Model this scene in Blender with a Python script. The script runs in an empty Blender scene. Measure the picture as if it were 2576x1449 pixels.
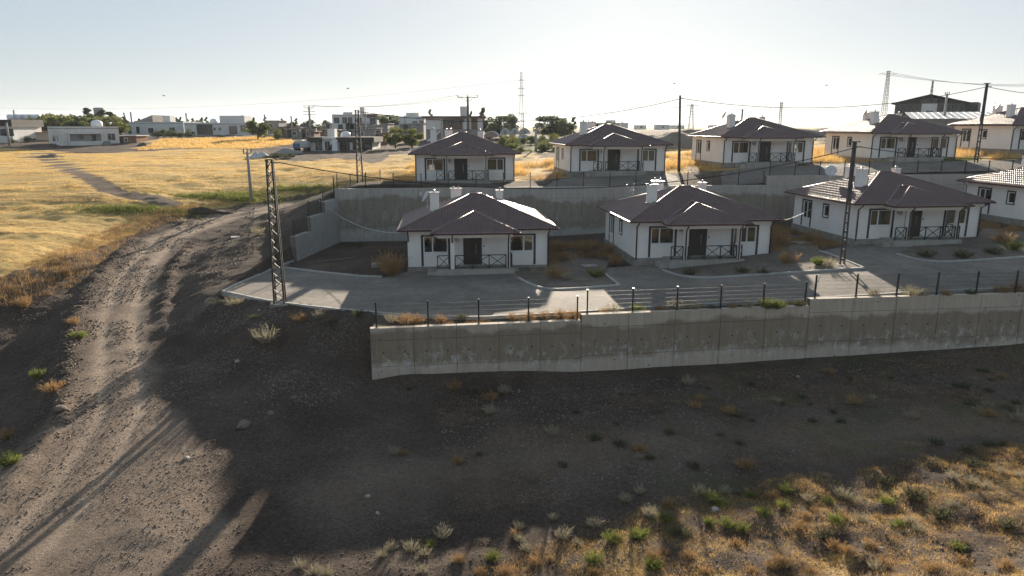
import bpy, bmesh, math, random
import numpy as np
from mathutils import Matrix, Vector
R = math.radians
rng = np.random.default_rng(7); random.seed(7)
S = bpy.context.scene
COL = S.collection

# ------------------------------------------------------------------ camera
F, CX, CY, PIT, HC = 1789.0, 1288.0, 724.5, R(12.8), 10.3   # photo measured at 2576 px wide
cam_d = bpy.data.cameras.new('camera'); cam = bpy.data.objects.new('camera', cam_d); COL.objects.link(cam)
cam_d.sensor_width = 36; cam_d.lens = 36 * F / 2576; cam_d.clip_start = 0.2; cam_d.clip_end = 20000
cam.location = (0, 0, HC); cam.rotation_euler = (R(90) - PIT, 0, 0)
S.camera = cam
# ------------------------------------------------------------------ sky, sun, exposure
SUN_EL, SUN_AZ = R(15.6), R(9.0)          # azimuth clockwise from +Y
w = bpy.data.worlds.new('World'); S.world = w; w.use_nodes = True
nt = w.node_tree; bg = nt.nodes['Background']
sky = nt.nodes.new('ShaderNodeTexSky'); sky.sky_type = 'NISHITA'; sky.sun_disc = False
sky.sun_elevation = SUN_EL; sky.sun_rotation = SUN_AZ; sky.air_density = 0.9; sky.dust_density = 0.9; sky.ozone_density = 2.2; sky.altitude = 600
# tone compression and slight cool tint: soften the physical sky evenly in every direction
hs = nt.nodes.new('ShaderNodeHueSaturation'); hs.inputs['Saturation'].default_value = 1.1; nt.links.new(sky.outputs[0], hs.inputs['Color'])
gm = nt.nodes.new('ShaderNodeGamma'); gm.inputs[1].default_value = 0.28; nt.links.new(hs.outputs[0], gm.inputs[0])
vs = nt.nodes.new('ShaderNodeVectorMath'); vs.operation = 'SCALE'; vs.inputs['Scale'].default_value = 0.73; nt.links.new(gm.outputs[0], vs.inputs[0])
vt = nt.nodes.new('ShaderNodeVectorMath'); vt.operation = 'MULTIPLY'; vt.inputs[1].default_value = (0.945, 1.0, 1.045); nt.links.new(vs.outputs[0], vt.inputs[0])
nt.links.new(vt.outputs[0], bg.inputs[0]); bg.inputs[1].default_value = 0.15
sd = bpy.data.lights.new('sun', 'SUN'); sd.energy = 3.7; sd.angle = R(0.5); sd.color = (1.0, 0.87, 0.70)
sun = bpy.data.objects.new('sun', sd); COL.objects.link(sun)
sv = Vector((math.sin(SUN_AZ) * math.cos(SUN_EL), math.cos(SUN_AZ) * math.cos(SUN_EL), math.sin(SUN_EL)))
sun.rotation_euler = (-sv).to_track_quat('-Z', 'Y').to_euler(); sun.location = sv * 200
S.view_settings.view_transform = 'Standard'; S.view_settings.look = 'None'
S.view_settings.exposure = 1.8; S.view_settings.gamma = 1.0
try: S.cycles.transparent_max_bounces = 12
except Exception: pass

# ------------------------------------------------------------------ pixel -> place
def ray(px, py):
    u = (px - CX) / F; v = (CY - py) / F
    return (u, math.cos(PIT) + v * math.sin(PIT), -math.sin(PIT) + v * math.cos(PIT))
def P(px, py, z):
    d = ray(px, py); t = (z - HC) / d[2]; return Vector((d[0] * t, d[1] * t, z))
def PY(px, py, Y):
    d = ray(px, py); t = Y / d[1]; return Vector((d[0] * t, Y, HC + d[2] * t))
def PS(px, py, zf, z0=0.0):
    z = z0
    for _ in range(14):
        p = P(px, py, z); z = 0.5 * z + 0.5 * float(zf(p.x, p.y))
    return P(px, py, z)

class TPS:
    def __init__(s, pts, lam=0.02):
        a = np.array(pts, float); s.c = a[:, :2]; n = len(a)
        K = s.k(s.c, s.c) + lam * np.eye(n) * 50
        Pm = np.hstack([np.ones((n, 1)), s.c]); A = np.zeros((n + 3, n + 3)); A[:n, :n] = K; A[:n, n:] = Pm; A[n:, :n] = Pm.T
        s.w = np.linalg.solve(A, np.concatenate([a[:, 2], np.zeros(3)]))
    def k(s, p, c):
        d2 = ((p[:, None, :] - c[None]) ** 2).sum(-1); return 0.5 * d2 * np.log(d2 + 1e-9)
    def __call__(s, x, y):
        x = np.atleast_1d(np.asarray(x, float)); y = np.atleast_1d(np.asarray(y, float)); sh = x.shape
        p = np.stack([x.ravel(), y.ravel()], 1); out = np.empty(len(p))
        for i in range(0, len(p), 20000):
            q = p[i:i + 20000]; out[i:i + 20000] = s.k(q, s.c) @ s.w[:-3] + s.w[-3] + q @ s.w[-2:]
        return out.reshape(sh)

def vnoise(x, y, seed=0):
    x = np.asarray(x, float); y = np.asarray(y, float)
    xi = np.floor(x).astype(np.int64); yi = np.floor(y).astype(np.int64); xf = x - xi; yf = y - yi
    def h(a, b):
        n = (a * 374761393 + b * 668265263 + seed * 974711) & 0x7fffffff
        n = ((n ^ (n >> 13)) * 1274126177) & 0x7fffffff
        return ((n ^ (n >> 16)) & 0xffff) / 65535.0
    u = xf * xf * (3 - 2 * xf); v = yf * yf * (3 - 2 * yf)
    return (h(xi, yi) * (1 - u) + h(xi + 1, yi) * u) * (1 - v) + (h(xi, yi + 1) * (1 - u) + h(xi + 1, yi + 1) * u) * v
def fbm(x, y, seed=0, oct=4):
    s = 0; a = 0.5
    for o in range(oct):
        s = s + a * vnoise(np.asarray(x) * 2 ** o, np.asarray(y) * 2 ** o, seed + o); a *= 0.5
    return s
def inpoly(x, y, poly):
    x = np.asarray(x); y = np.asarray(y); r = np.zeros(x.shape, bool); n = len(poly)
    for i in range(n):
        x0, y0 = poly[i][:2]; x1, y1 = poly[(i + 1) % n][:2]
        if y0 == y1: continue
        c = ((y0 > y) != (y1 > y)) & (x < (x1 - x0) * (y - y0) / (y1 - y0) + x0); r ^= c
    return r
def segdist(x, y, path):
    d = np.full(np.shape(x), 1e9)
    for (x0, y0), (x1, y1) in zip([p[:2] for p in path[:-1]], [p[:2] for p in path[1:]]):
        dx, dy = x1 - x0, y1 - y0; L = dx * dx + dy * dy
        t = np.clip(((x - x0) * dx + (y - y0) * dy) / L, 0, 1)
        d = np.minimum(d, np.hypot(x - x0 - t * dx, y - y0 - t * dy))
    return d

# ------------------------------------------------------------------ materials
def nodes_of(m):
    m.use_nodes = True; return m.node_tree.nodes, m.node_tree.links, m.node_tree.nodes['Principled BSDF']
def ramp(N, stops):
    r = N.new('ShaderNodeValToRGB'); e = r.color_ramp.elements
    while len(e) < len(stops): e.new(0.5)
    for i, (p, c) in enumerate(stops): e[i].position = p; e[i].color = (*c, 1)
    return r
def noise(N, L, co, scale, detail=4, rough=0.6, vec=None):
    n = N.new('ShaderNodeTexNoise'); n.inputs['Scale'].default_value = scale; n.inputs['Detail'].default_value = detail; n.inputs['Roughness'].default_value = rough
    if vec:
        mp = N.new('ShaderNodeMapping'); mp.inputs['Scale'].default_value = vec; L.new(co, mp.inputs['Vector']); co = mp.outputs[0]
    L.new(co, n.inputs['Vector']); return n
def mix(N, L, fac, a, b, mode='MIX'):
    m = N.new('ShaderNodeMix'); m.data_type = 'RGBA'; m.blend_type = mode
    for s, v in ((m.inputs[0], fac), (m.inputs[6], a), (m.inputs[7], b)):
        if isinstance(v, (int, float)): s.default_value = v
        elif isinstance(v, tuple): s.default_value = (*v, 1) if len(v) == 3 else v
        else: L.new(v, s)
    return m.outputs[2]
def math_n(N, L, op, a, b=0.0, clamp=False):
    m = N.new('ShaderNodeMath'); m.operation = op; m.use_clamp = clamp
    for s, v in ((m.inputs[0], a), (m.inputs[1], b)):
        if isinstance(v, (int, float)): s.default_value = v
        else: L.new(v, s)
    return m.outputs[0]
def bumpn(N, L, h, strength, dist, prev=None):
    b = N.new('ShaderNodeBump'); b.inputs['Strength'].default_value = strength; b.inputs['Distance'].default_value = dist
    L.new(h, b.inputs['Height'])
    if prev is not None: L.new(prev, b.inputs['Normal'])
    return b.outputs[0]
MC = {}
def pm(name, c1, c2=None, scale=2.0, rough=0.8, bump=0.0, bscale=None, metal=0.0, spec=0.4, transl=0.0, fine=0.0):
    if name in MC: return MC[name]
    m = bpy.data.materials.new(name); N, L, B = nodes_of(m); MC[name] = m
    g = N.new('ShaderNodeNewGeometry'); co = g.outputs['Position']
    B.inputs['Roughness'].default_value = rough; B.inputs['Metallic'].default_value = metal; B.inputs['Specular IOR Level'].default_value = spec
    if c2 is None: c2 = tuple(v * 0.8 for v in c1)
    n = noise(N, L, co, scale, 6, 0.65)
    r = ramp(N, [(0.32, c2), (0.66, c1)]); L.new(n.outputs[0], r.inputs[0]); out = r.outputs[0]
    if fine:
        n2 = noise(N, L, co, scale * 14, 3, 0.7); rr = ramp(N, [(0.3, (1 - fine,) * 3), (0.7, (1 + fine * 0.3,) * 3)]); L.new(n2.outputs[0], rr.inputs[0])
        out = mix(N, L, 1.0, out, rr.outputs[0], 'MULTIPLY')
    L.new(out, B.inputs['Base Color'])
    if bump:
        n3 = noise(N, L, co, bscale or scale * 5, 5, 0.65); L.new(bumpn(N, L, n3.outputs[0], 0.6, bump), B.inputs['Normal'])
    if transl:
        t = N.new('ShaderNodeBsdfTranslucent'); L.new(out, t.inputs[0]); mx = N.new('ShaderNodeMixShader'); mx.inputs[0].default_value = transl
        L.new(B.outputs[0], mx.inputs[1]); L.new(t.outputs[0], mx.inputs[2]); L.new(mx.outputs[0], N['Material Output'].inputs[0])
    return m
WALL = pm('white_render', (0.86, 0.83, 0.79), (0.79, 0.755, 0.71), 0.7, 0.85, 0.004, 30)
PLINTH = pm('plinth_concrete', (0.36, 0.33, 0.29), (0.22, 0.20, 0.18), 1.6, 0.9, 0.01, 12, fine=0.2)
SLAB = pm('porch_slab', (0.40, 0.37, 0.33), (0.27, 0.25, 0.22), 1.3, 0.85, 0.006, 15)
TRIM = pm('dark_trim', (0.045, 0.045, 0.05), (0.03, 0.03, 0.034), 3, 0.6)
PVC = pm('white_pvc', (0.78, 0.78, 0.78), (0.72, 0.72, 0.72), 2, 0.35)
DOOR = pm('door_brown', (0.045, 0.033, 0.026), (0.03, 0.022, 0.018), 3, 0.45)
STEEL = pm('brushed_steel', (0.6, 0.6, 0.6), (0.5, 0.5, 0.5), 5, 0.3, metal=1.0)
PIPE = pm('brown_metal', (0.085, 0.028, 0.022), (0.06, 0.022, 0.018), 3, 0.4)
IRON = pm('black_iron', (0.022, 0.022, 0.024), (0.015, 0.015, 0.016), 4, 0.5)
POSTM = pm('fence_green_black', (0.018, 0.026, 0.022), (0.012, 0.016, 0.014), 4, 0.4)
WIREM = pm('fence_wire', (0.03, 0.04, 0.035), (0.02, 0.028, 0.025), 4, 0.6, spec=0.25)
GALV = pm('galvanised_sheet', (0.62, 0.62, 0.62), (0.5, 0.5, 0.5), 3, 0.35, metal=0.6)
LATT = pm('weathered_angle_steel', (0.06, 0.05, 0.045), (0.038, 0.03, 0.027), 3, 0.6)
POLEC = pm('pole_concrete', (0.36, 0.34, 0.31), (0.26, 0.25, 0.23), 2, 0.85)
POLED = pm('pole_dark_steel', (0.10, 0.09, 0.088), (0.065, 0.058, 0.056), 2, 0.6)
CABLE = pm('black_cable', (0.03, 0.03, 0.032), (0.025, 0.025, 0.025), 3, 0.6)
KERB = pm('kerb_concrete', (0.46, 0.45, 0.42), (0.33, 0.32, 0.30), 1.2, 0.85, 0.005, 20)
DISH = pm('dish_grey', (0.55, 0.56, 0.57), (0.46, 0.47, 0.48), 2, 0.4)
BOX = pm('meter_box_grey', (0.42, 0.42, 0.41), (0.35, 0.35, 0.34), 3, 0.5)
CURT_Y = pm('curtain_ochre', (0.42, 0.34, 0.16), (0.34, 0.27, 0.12), 1.2, 0.9)  # tan window reflections are put into this curtain colour
CURT_G = pm('curtain_green', (0.50, 0.60, 0.52), (0.44, 0.54, 0.46), 1.2, 0.9)
CURT_W = pm('curtain_white', (0.68, 0.68, 0.64), (0.58, 0.58, 0.54), 1.2, 0.9)
INNER = pm('inner_plaster', (0.45, 0.43, 0.40), (0.38, 0.36, 0.33), 1, 0.9)

def glass_mat():
    m = bpy.data.materials.new('window_glass'); N, L, B = nodes_of(m); N.remove(B)
    fr = N.new('ShaderNodeFresnel'); fr.inputs[0].default_value = 1.55
    t = N.new('ShaderNodeBsdfTransparent'); t.inputs[0].default_value = (0.62, 0.66, 0.64, 1)
    g = N.new('ShaderNodeBsdfGlossy'); g.inputs['Roughness'].default_value = 0.03; g.inputs[0].default_value = (0.95, 0.95, 0.95, 1)
    geo = N.new('ShaderNodeNewGeometry'); n = noise(N, L, geo.outputs['Position'], 1.3, 2); L.new(bumpn(N, L, n.outputs[0], 0.2, 0.03), g.inputs['Normal'])
    mx = N.new('ShaderNodeMixShader'); L.new(math_n(N, L, 'ADD', fr.outputs[0], 0.03), mx.inputs[0]); L.new(t.outputs[0], mx.inputs[1]); L.new(g.outputs[0], mx.inputs[2])
    L.new(mx.outputs[0], N['Material Output'].inputs[0]); return m
GLASS = glass_mat()
def roof_mat():
    m = bpy.data.materials.new('metal_tile_brown'); N, L, B = nodes_of(m)
    g = N.new('ShaderNodeNewGeometry'); n = noise(N, L, g.outputs['Position'], 1.1, 5); r = ramp(N, [(0.3, (0.105, 0.060, 0.054)), (0.7, (0.150, 0.088, 0.079))]); L.new(n.outputs[0], r.inputs[0])
    n2 = noise(N, L, g.outputs['Position'], 9, 4); o = mix(N, L, math_n(N, L, 'MULTIPLY', n2.outputs[0], 0.35), r.outputs[0], (0.18, 0.12, 0.11))
    L.new(o, B.inputs['Base Color']); B.inputs['Roughness'].default_value = 0.36; B.inputs['Specular IOR Level'].default_value = 0.55
    rr = ramp(N, [(0.3, (0.33,) * 3), (0.7, (0.47,) * 3)]); L.new(n2.outputs[0], rr.inputs[0]); L.new(rr.outputs[0], B.inputs['Roughness'])
    return m
ROOF = roof_mat()
def paver_mat():
    m = bpy.data.materials.new('grey_block_paving'); N, L, B = nodes_of(m)
    g = N.new('ShaderNodeNewGeometry'); co = g.outputs['Position']
    bk = N.new('ShaderNodeTexBrick'); mp = N.new('ShaderNodeMapping'); mp.inputs['Rotation'].default_value = (0, 0, R(6)); L.new(co, mp.inputs[0]); L.new(mp.outputs[0], bk.inputs['Vector'])
    bk.inputs['Scale'].default_value = 1.0; bk.inputs['Brick Width'].default_value = 0.24; bk.inputs['Row Height'].default_value = 0.16; bk.inputs['Mortar Size'].default_value = 0.012
    bk.inputs['Color1'].default_value = (0.25, 0.206, 0.168, 1); bk.inputs['Color2'].default_value = (0.16, 0.132, 0.108, 1); bk.inputs['Mortar'].default_value = (0.13, 0.12, 0.105, 1)
    n = noise(N, L, co, 0.35, 6, 0.7); r = ramp(N, [(0.35, (0.6, 0.6, 0.6)), (0.62, (1.2, 1.17, 1.12))]); L.new(n.outputs[0], r.inputs[0])
    o = mix(N, L, 1.0, bk.outputs[0], r.outputs[0], 'MULTIPLY')
    n2 = noise(N, L, co, 1.0, 5, 0.7, (0.5, 2.2, 1)); r2 = ramp(N, [(0.60, (0, 0, 0)), (0.70, (1, 1, 1))]); L.new(n2.outputs[0], r2.inputs[0])
    o = mix(N, L, math_n(N, L, 'MULTIPLY', r2.outputs[0], 0.55), o, (0.36, 0.34, 0.315))
    n3 = noise(N, L, co, 30, 3, 0.7); o = mix(N, L, math_n(N, L, 'MULTIPLY', n3.outputs[0], 0.5), o, (0.17, 0.155, 0.14))
    L.new(o, B.inputs['Base Color']); B.inputs['Roughness'].default_value = 0.85
    L.new(bumpn(N, L, bk.outputs[1], -0.5, 0.01, bumpn(N, L, n3.outputs[0], 0.8, 0.03)), B.inputs['Normal']); return m
PAVE = paver_mat()
def concrete_wall(name, z0, z1, stain, pale, eff, seed):
    m = bpy.data.materials.new(name); N, L, B = nodes_of(m)
    g = N.new('ShaderNodeNewGeometry'); co = g.outputs['Position']; sp = N.new('ShaderNodeSeparateXYZ'); L.new(co, sp.inputs[0])
    mp = N.new('ShaderNodeMapping'); mp.inputs['Location'].default_value = (seed * 3.1, seed, 0); L.new(co, mp.inputs[0]); co2 = mp.outputs[0]
    n = noise(N, L, co2, 0.5, 6, 0.65); base = ramp(N, [(0.3, tuple(v * 0.82 for v in pale)), (0.7, pale)]); L.new(n.outputs[0], base.inputs[0])
    h = math_n(N, L, 'DIVIDE', math_n(N, L, 'SUBTRACT', sp.outputs[2], z0), z1 - z0)
    nb = noise(N, L, co2, 0.22, 6, 0.7); hw = math_n(N, L, 'ADD', h, math_n(N, L, 'MULTIPLY', math_n(N, L, 'SUBTRACT', nb.outputs[0], 0.5), 0.65))
    band = ramp(N, [(0.20, (0, 0, 0)), (0.30, (1, 1, 1)), (0.76, (1, 1, 1)), (0.82, (0, 0, 0))]); L.new(hw, band.inputs[0])
    streak = noise(N, L, co2, 1.0, 5, 0.7, (2.5, 2.5, 0.25)); sr = ramp(N, [(0.30, (0.6,) * 3), (0.5, (1,) * 3)]); L.new(streak.outputs[0], sr.inputs[0])
    o = mix(N, L, math_n(N, L, 'MULTIPLY', math_n(N, L, 'MULTIPLY', band.outputs[0], sr.outputs[0]), 0.8), base.outputs[0], stain)
    ef = noise(N, L, co2, 2.2, 6, 0.8, (1.2, 1.2, 0.8)); er = ramp(N, [(0.52, (0, 0, 0)), (0.62, (1, 1, 1))]); L.new(ef.outputs[0], er.inputs[0])
    lowm = ramp(N, [(0.05, (0, 0, 0)), (0.2, (1, 1, 1)), (0.42, (0.8, 0.8, 0.8)), (0.6, (0, 0, 0))]); L.new(hw, lowm.inputs[0])
    o = mix(N, L, math_n(N, L, 'MULTIPLY', math_n(N, L, 'MULTIPLY', er.outputs[0], lowm.outputs[0]), eff), o, (0.62, 0.60, 0.57))
    sk = noise(N, L, co2, 1.0, 4, 0.7, (5.0, 5.0, 0.35)); kr = ramp(N, [(0.3, (0.82,) * 3), (0.7, (1.08,) * 3)]); L.new(sk.outputs[0], kr.inputs[0]); o = mix(N, L, 1.0, o, kr.outputs[0], 'MULTIPLY')
    vo = N.new('ShaderNodeTexVoronoi'); vo.inputs['Scale'].default_value = 1.5; L.new(co2, vo.inputs[0])
    dr = ramp(N, [(0.06, (1, 1, 1)), (0.10, (0, 0, 0))]); L.new(vo.outputs[0], dr.inputs[0]); o = mix(N, L, math_n(N, L, 'MULTIPLY', dr.outputs[0], 0.75), o, (0.10, 0.095, 0.085))
    L.new(o, B.inputs['Base Color']); B.inputs['Roughness'].default_value = 0.9
    f = noise(N, L, co, 14, 4); L.new(bumpn(N, L, f.outputs[0], 0.5, 0.012), B.inputs['Normal']); return m
CW_FRONT = concrete_wall('stained_concrete_front', -2.8, 0.5, (0.215, 0.165, 0.108), (0.52, 0.44, 0.355), 0.7, 1)
CW_REAR = concrete_wall('stained_concrete_rear', 0.0, 5.0, (0.21, 0.18, 0.135), (0.44, 0.415, 0.375), 0.3, 5)
CW_SIDE = concrete_wall('grey_concrete_side', -1.5, 4.5, (0.28, 0.27, 0.25), (0.42, 0.41, 0.38), 0.3, 9)

def ground_mat():
    m = bpy.data.materials.new('ground_earth'); N, L, B = nodes_of(m)
    g = N.new('ShaderNodeNewGeometry'); co = g.outputs['Position']
    at = N.new('ShaderNodeAttribute'); at.attribute_name = 'zone'; sp = N.new('ShaderNodeSeparateColor'); L.new(at.outputs['Color'], sp.inputs[0])
    # dirt
    n1 = noise(N, L, co, 0.25, 7, 0.68); r1 = ramp(N, [(0.28, (0.064, 0.045, 0.034)), (0.5, (0.108, 0.079, 0.061)), (0.72, (0.160, 0.122, 0.097))]); L.new(n1.outputs[0], r1.inputs[0])
    n2 = noise(N, L, co, 7.0, 4, 0.8); r2 = ramp(N, [(0.3, (0.45,) * 3), (0.72, (1.5,) * 3)]); L.new(n2.outputs[0], r2.inputs[0])
    dirt = mix(N, L, 1.0, r1.outputs[0], r2.outputs[0], 'MULTIPLY')
    vo = N.new('ShaderNodeTexVoronoi'); vo.inputs['Scale'].default_value = 6.5; L.new(co, vo.inputs[0])
    vr = ramp(N, [(0.16, (1, 1, 1)), (0.30, (0, 0, 0))]); L.new(vo.outputs[0], vr.inputs[0])
    pe = noise(N, L, co, 0.6, 4, 0.7); pr = ramp(N, [(0.45, (0, 0, 0)), (0.62, (1, 1, 1))]); L.new(pe.outputs[0], pr.inputs[0])
    dirt = mix(N, L, math_n(N, L, 'MULTIPLY', math_n(N, L, 'MULTIPLY', vr.outputs[0], pr.outputs[0]), 0.55), dirt, (0.20, 0.178, 0.158))
    # road
    n3 = noise(N, L, co, 0.9, 6, 0.7); r3 = ramp(N, [(0.3, (0.30, 0.225, 0.168)), (0.7, (0.46, 0.36, 0.275))]); L.new(n3.outputs[0], r3.inputs[0])
    road = mix(N, L, 1.0, r3.outputs[0], mix(N, L, 0.5, r2.outputs[0], (1, 1, 1)), 'MULTIPLY')
    o = mix(N, L, sp.outputs[1], dirt, road)
    # straw
    n4 = noise(N, L, co, 1.0, 5, 0.75, (0.03, 1.5, 1)); r4 = ramp(N, [(0.34, (0.28, 0.175, 0.065)), (0.48, (0.58, 0.39, 0.145)), (0.68, (0.76, 0.55, 0.22))]); L.new(n4.outputs[0], r4.inputs[0])
    n5 = noise(N, L, co, 3.0, 5, 0.75); r5 = ramp(N, [(0.3, (0.6,) * 3), (0.68, (1.2,) * 3)]); L.new(n5.outputs[0], r5.inputs[0])
    straw = mix(N, L, 1.0, r4.outputs[0], r5.outputs[0], 'MULTIPLY')
    ef = math_n(N, L, 'ADD', sp.outputs[0], math_n(N, L, 'MULTIPLY', math_n(N, L, 'SUBTRACT', n2.outputs[0], 0.5), 0.9)); er = ramp(N, [(0.35, (0, 0, 0)), (0.6, (1, 1, 1))]); L.new(ef, er.inputs[0])
    o = mix(N, L, er.outputs[0], o, straw)
    # green
    n6 = noise(N, L, co, 1.4, 5, 0.7); r6 = ramp(N, [(0.3, (0.045, 0.06, 0.022)), (0.7, (0.13, 0.15, 0.055))]); L.new(n6.outputs[0], r6.inputs[0])
    gf = math_n(N, L, 'MULTIPLY', sp.outputs[2], math_n(N, L, 'ADD', 0.35, n5.outputs[0]), True); o = mix(N, L, gf, o, r6.outputs[0])
    L.new(o, B.inputs['Base Color']); B.inputs['Roughness'].default_value = 0.95; B.inputs['Specular IOR Level'].default_value = 0.15
    b1 = bumpn(N, L, n2.outputs[0], 1.0, 0.12); nf = noise(N, L, co, 22, 3, 0.7); b2 = bumpn(N, L, nf.outputs[0], 1.0, 0.045, b1)
    b3 = bumpn(N, L, vo.outputs[0], -0.5, 0.03, b2); L.new(b3, B.inputs['Normal']); return m
GROUND = ground_mat()
BED = pm('garden_soil', (0.20, 0.165, 0.13), (0.11, 0.085, 0.065), 0.7, 0.95, 0.05, 8, fine=0.4)
STONE = pm('pale_stone', (0.20, 0.158, 0.124), (0.10, 0.076, 0.06), 2.5, 0.9, 0.01, 20)
PEB = pm('mixed_pebble', (0.31, 0.26, 0.21), (0.14, 0.112, 0.088), 3.5, 0.9)
RUBBLE = pm('whitish_rubble', (0.40, 0.375, 0.34), (0.24, 0.22, 0.195), 4, 0.9)
STRAW = pm('dry_straw', (0.78, 0.54, 0.21), (0.58, 0.37, 0.13), 0.6, 0.8, transl=0.45)
DRYB = pm('dry_orange_weed', (0.44, 0.285, 0.13), (0.27, 0.165, 0.075), 1.5, 0.85, transl=0.4)
PALEB = pm('pale_dry_weed', (0.44, 0.39, 0.27), (0.30, 0.26, 0.17), 1.5, 0.85, transl=0.35)
GREENB = pm('green_weed', (0.23, 0.25, 0.06), (0.13, 0.15, 0.04), 1.5, 0.8, transl=0.4)
OLIVEB = pm('olive_weed', (0.15, 0.145, 0.075), (0.09, 0.09, 0.045), 1.5, 0.85, transl=0.3)
LEAF1 = pm('leaf_green', (0.15, 0.18, 0.055), (0.08, 0.105, 0.03), 0.9, 0.7, transl=0.5)
LEAF2 = pm('leaf_yellow_green', (0.22, 0.23, 0.06), (0.12, 0.135, 0.035), 0.9, 0.7, transl=0.5)
LEAF3 = pm('leaf_dark', (0.105, 0.125, 0.055), (0.065, 0.08, 0.035), 0.9, 0.75, transl=0.45)
BARK = pm('bark', (0.12, 0.09, 0.065), (0.07, 0.05, 0.038), 4, 0.95)

# ------------------------------------------------------------------ object helpers
def props(o, label=None, cat=None, group=None, kind=None):
    if label: o['label'] = label
    if cat: o['category'] = cat
    if group: o['group'] = group
    if kind: o['kind'] = kind
    return o
def thing(name, label, cat, loc=(0, 0, 0), rz=0.0, group=None, kind=None):
    o = bpy.data.objects.new(name, None); COL.objects.link(o); o.empty_display_size = 0.3
    o.location = loc; o.rotation_euler = (0, 0, rz); return props(o, label, cat, group, kind)
def link(o, parent=None):
    COL.objects.link(o)
    if parent is not None: o.parent = parent
    return o
class MB:
    def __init__(s): s.v = []; s.f = []
    def box(s, x0, x1, y0, y1, z0, z1):
        b = len(s.v); s.v += [(x0, y0, z0), (x1, y0, z0), (x1, y1, z0), (x0, y1, z0), (x0, y0, z1), (x1, y0, z1), (x1, y1, z1), (x0, y1, z1)]
        s.f += [tuple(b + i for i in q) for q in ((0, 3, 2, 1), (4, 5, 6, 7), (0, 1, 5, 4), (1, 2, 6, 5), (2, 3, 7, 6), (3, 0, 4, 7))]; return s
    def bar(s, p0, p1, w, h=None):
        h = h or w; p0 = Vector(p0); p1 = Vector(p1); d = (p1 - p0).normalized(); up = Vector((0, 0, 1)) if abs(d.z) < 0.95 else Vector((0, 1, 0))
        a = d.cross(up).normalized(); c = a.cross(d); b = len(s.v)
        for p in (p0, p1):
            for i, j in ((-1, -1), (1, -1), (1, 1), (-1, 1)): s.v.append(tuple(p + a * (w / 2 * i) + c * (h / 2 * j)))
        s.f += [tuple(b + i for i in q) for q in ((0, 1, 2, 3), (7, 6, 5, 4), (0, 4, 5, 1), (1, 5, 6, 2), (2, 6, 7, 3), (3, 7, 4, 0))]; return s
    def tube(s, pts, r, n=6, r1=None, caps=True):
        pts = [Vector(p) for p in pts]; b = len(s.v); m = len(pts)
        for i, p in enumerate(pts):
            d = (pts[min(i + 1, m - 1)] - pts[max(i - 1, 0)]).normalized(); up = Vector((0, 0, 1)) if abs(d.z) < 0.9 else Vector((0, 1, 0))
            a = d.cross(up).normalized(); c = a.cross(d); rr = r if r1 is None else r + (r1 - r) * i / (m - 1)
            for k in range(n):
                t = 2 * math.pi * k / n; s.v.append(tuple(p + a * (rr * math.cos(t)) + c * (rr * math.sin(t))))
        for i in range(m - 1):
            for k in range(n): s.f.append((b + i * n + k, b + i * n + (k + 1) % n, b + (i + 1) * n + (k + 1) % n, b + (i + 1) * n + k))
        if caps: s.f.append(tuple(b + k for k in range(n))[::-1]); s.f.append(tuple(b + (m - 1) * n + k for k in range(n)))
        return s
    def lathe(s, prof, n=12, c=(0, 0, 0)):
        b = len(s.v); m = len(prof)
        for r, z in prof:
            for k in range(n):
                t = 2 * math.pi * k / n; s.v.append((c[0] + r * math.cos(t), c[1] + r * math.sin(t), c[2] + z))
        for i in range(m - 1):
            for k in range(n): s.f.append((b + i * n + k, b + i * n + (k + 1) % n, b + (i + 1) * n + (k + 1) % n, b + (i + 1) * n + k))
        s.f.append(tuple(b + k for k in range(n))[::-1]); s.f.append(tuple(b + (m - 1) * n + k for k in range(n))); return s
    def poly(s, pts):
        b = len(s.v); s.v += [tuple(p) for p in pts]; s.f.append(tuple(range(b, b + len(pts)))); return s
    def prism(s, pts, d):
        b = len(s.v); n = len(pts); d = Vector(d); s.v += [tuple(p) for p in pts] + [tuple(Vector(p) + d) for p in pts]
        s.f.append(tuple(range(b, b + n))); s.f.append(tuple(range(b + 2 * n - 1, b + n - 1, -1)))
        for i in range(n): j = (i + 1) % n; s.f.append((b + j, b + i, b + n + i, b + n + j))
        return s
    def mesh(s, name, mat, smooth=False):
        me = bpy.data.meshes.new(name); me.from_pydata(s.v, [], s.f); me.materials.append(mat)
        if smooth: me.polygons.foreach_set('use_smooth', [True] * len(me.polygons))
        me.update(); return me
    def build(s, name, mat, parent=None, smooth=False):
        return link(bpy.data.objects.new(name, s.mesh(name, mat, smooth)), parent)
def np_mesh(name, V, T, mat, smooth=False):
    V = np.asarray(V, np.float32).reshape(-1, 3); T = np.asarray(T, np.int32); k = T.shape[1]
    me = bpy.data.meshes.new(name); me.vertices.add(len(V)); me.vertices.foreach_set('co', V.ravel())
    me.loops.add(T.size); me.loops.foreach_set('vertex_index', T.ravel()); me.polygons.add(len(T))
    me.polygons.foreach_set('loop_start', np.arange(0, T.size, k, dtype=np.int32))
    if smooth: me.polygons.foreach_set('use_smooth', np.ones(len(T), bool))
    me.materials.append(mat); me.update(); me.validate(); return me
UB = {}
def ubox(mat):
    if mat.name not in UB: UB[mat.name] = MB().box(-.5, .5, -.5, .5, -.5, .5).mesh('unit_block', mat)
    return UB[mat.name]
def place(o, M, parent):
    """M: matrix in the thing's own space; parent may be the thing or one of its parts"""
    link(o, parent)
    if parent is not None and parent.parent is not None and parent.type == 'MESH':
        o.matrix_parent_inverse = parent_local(parent).inverted()
    o.matrix_basis = M; return o
def parent_local(o):
    return o.matrix_parent_inverse @ o.matrix_basis
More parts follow.
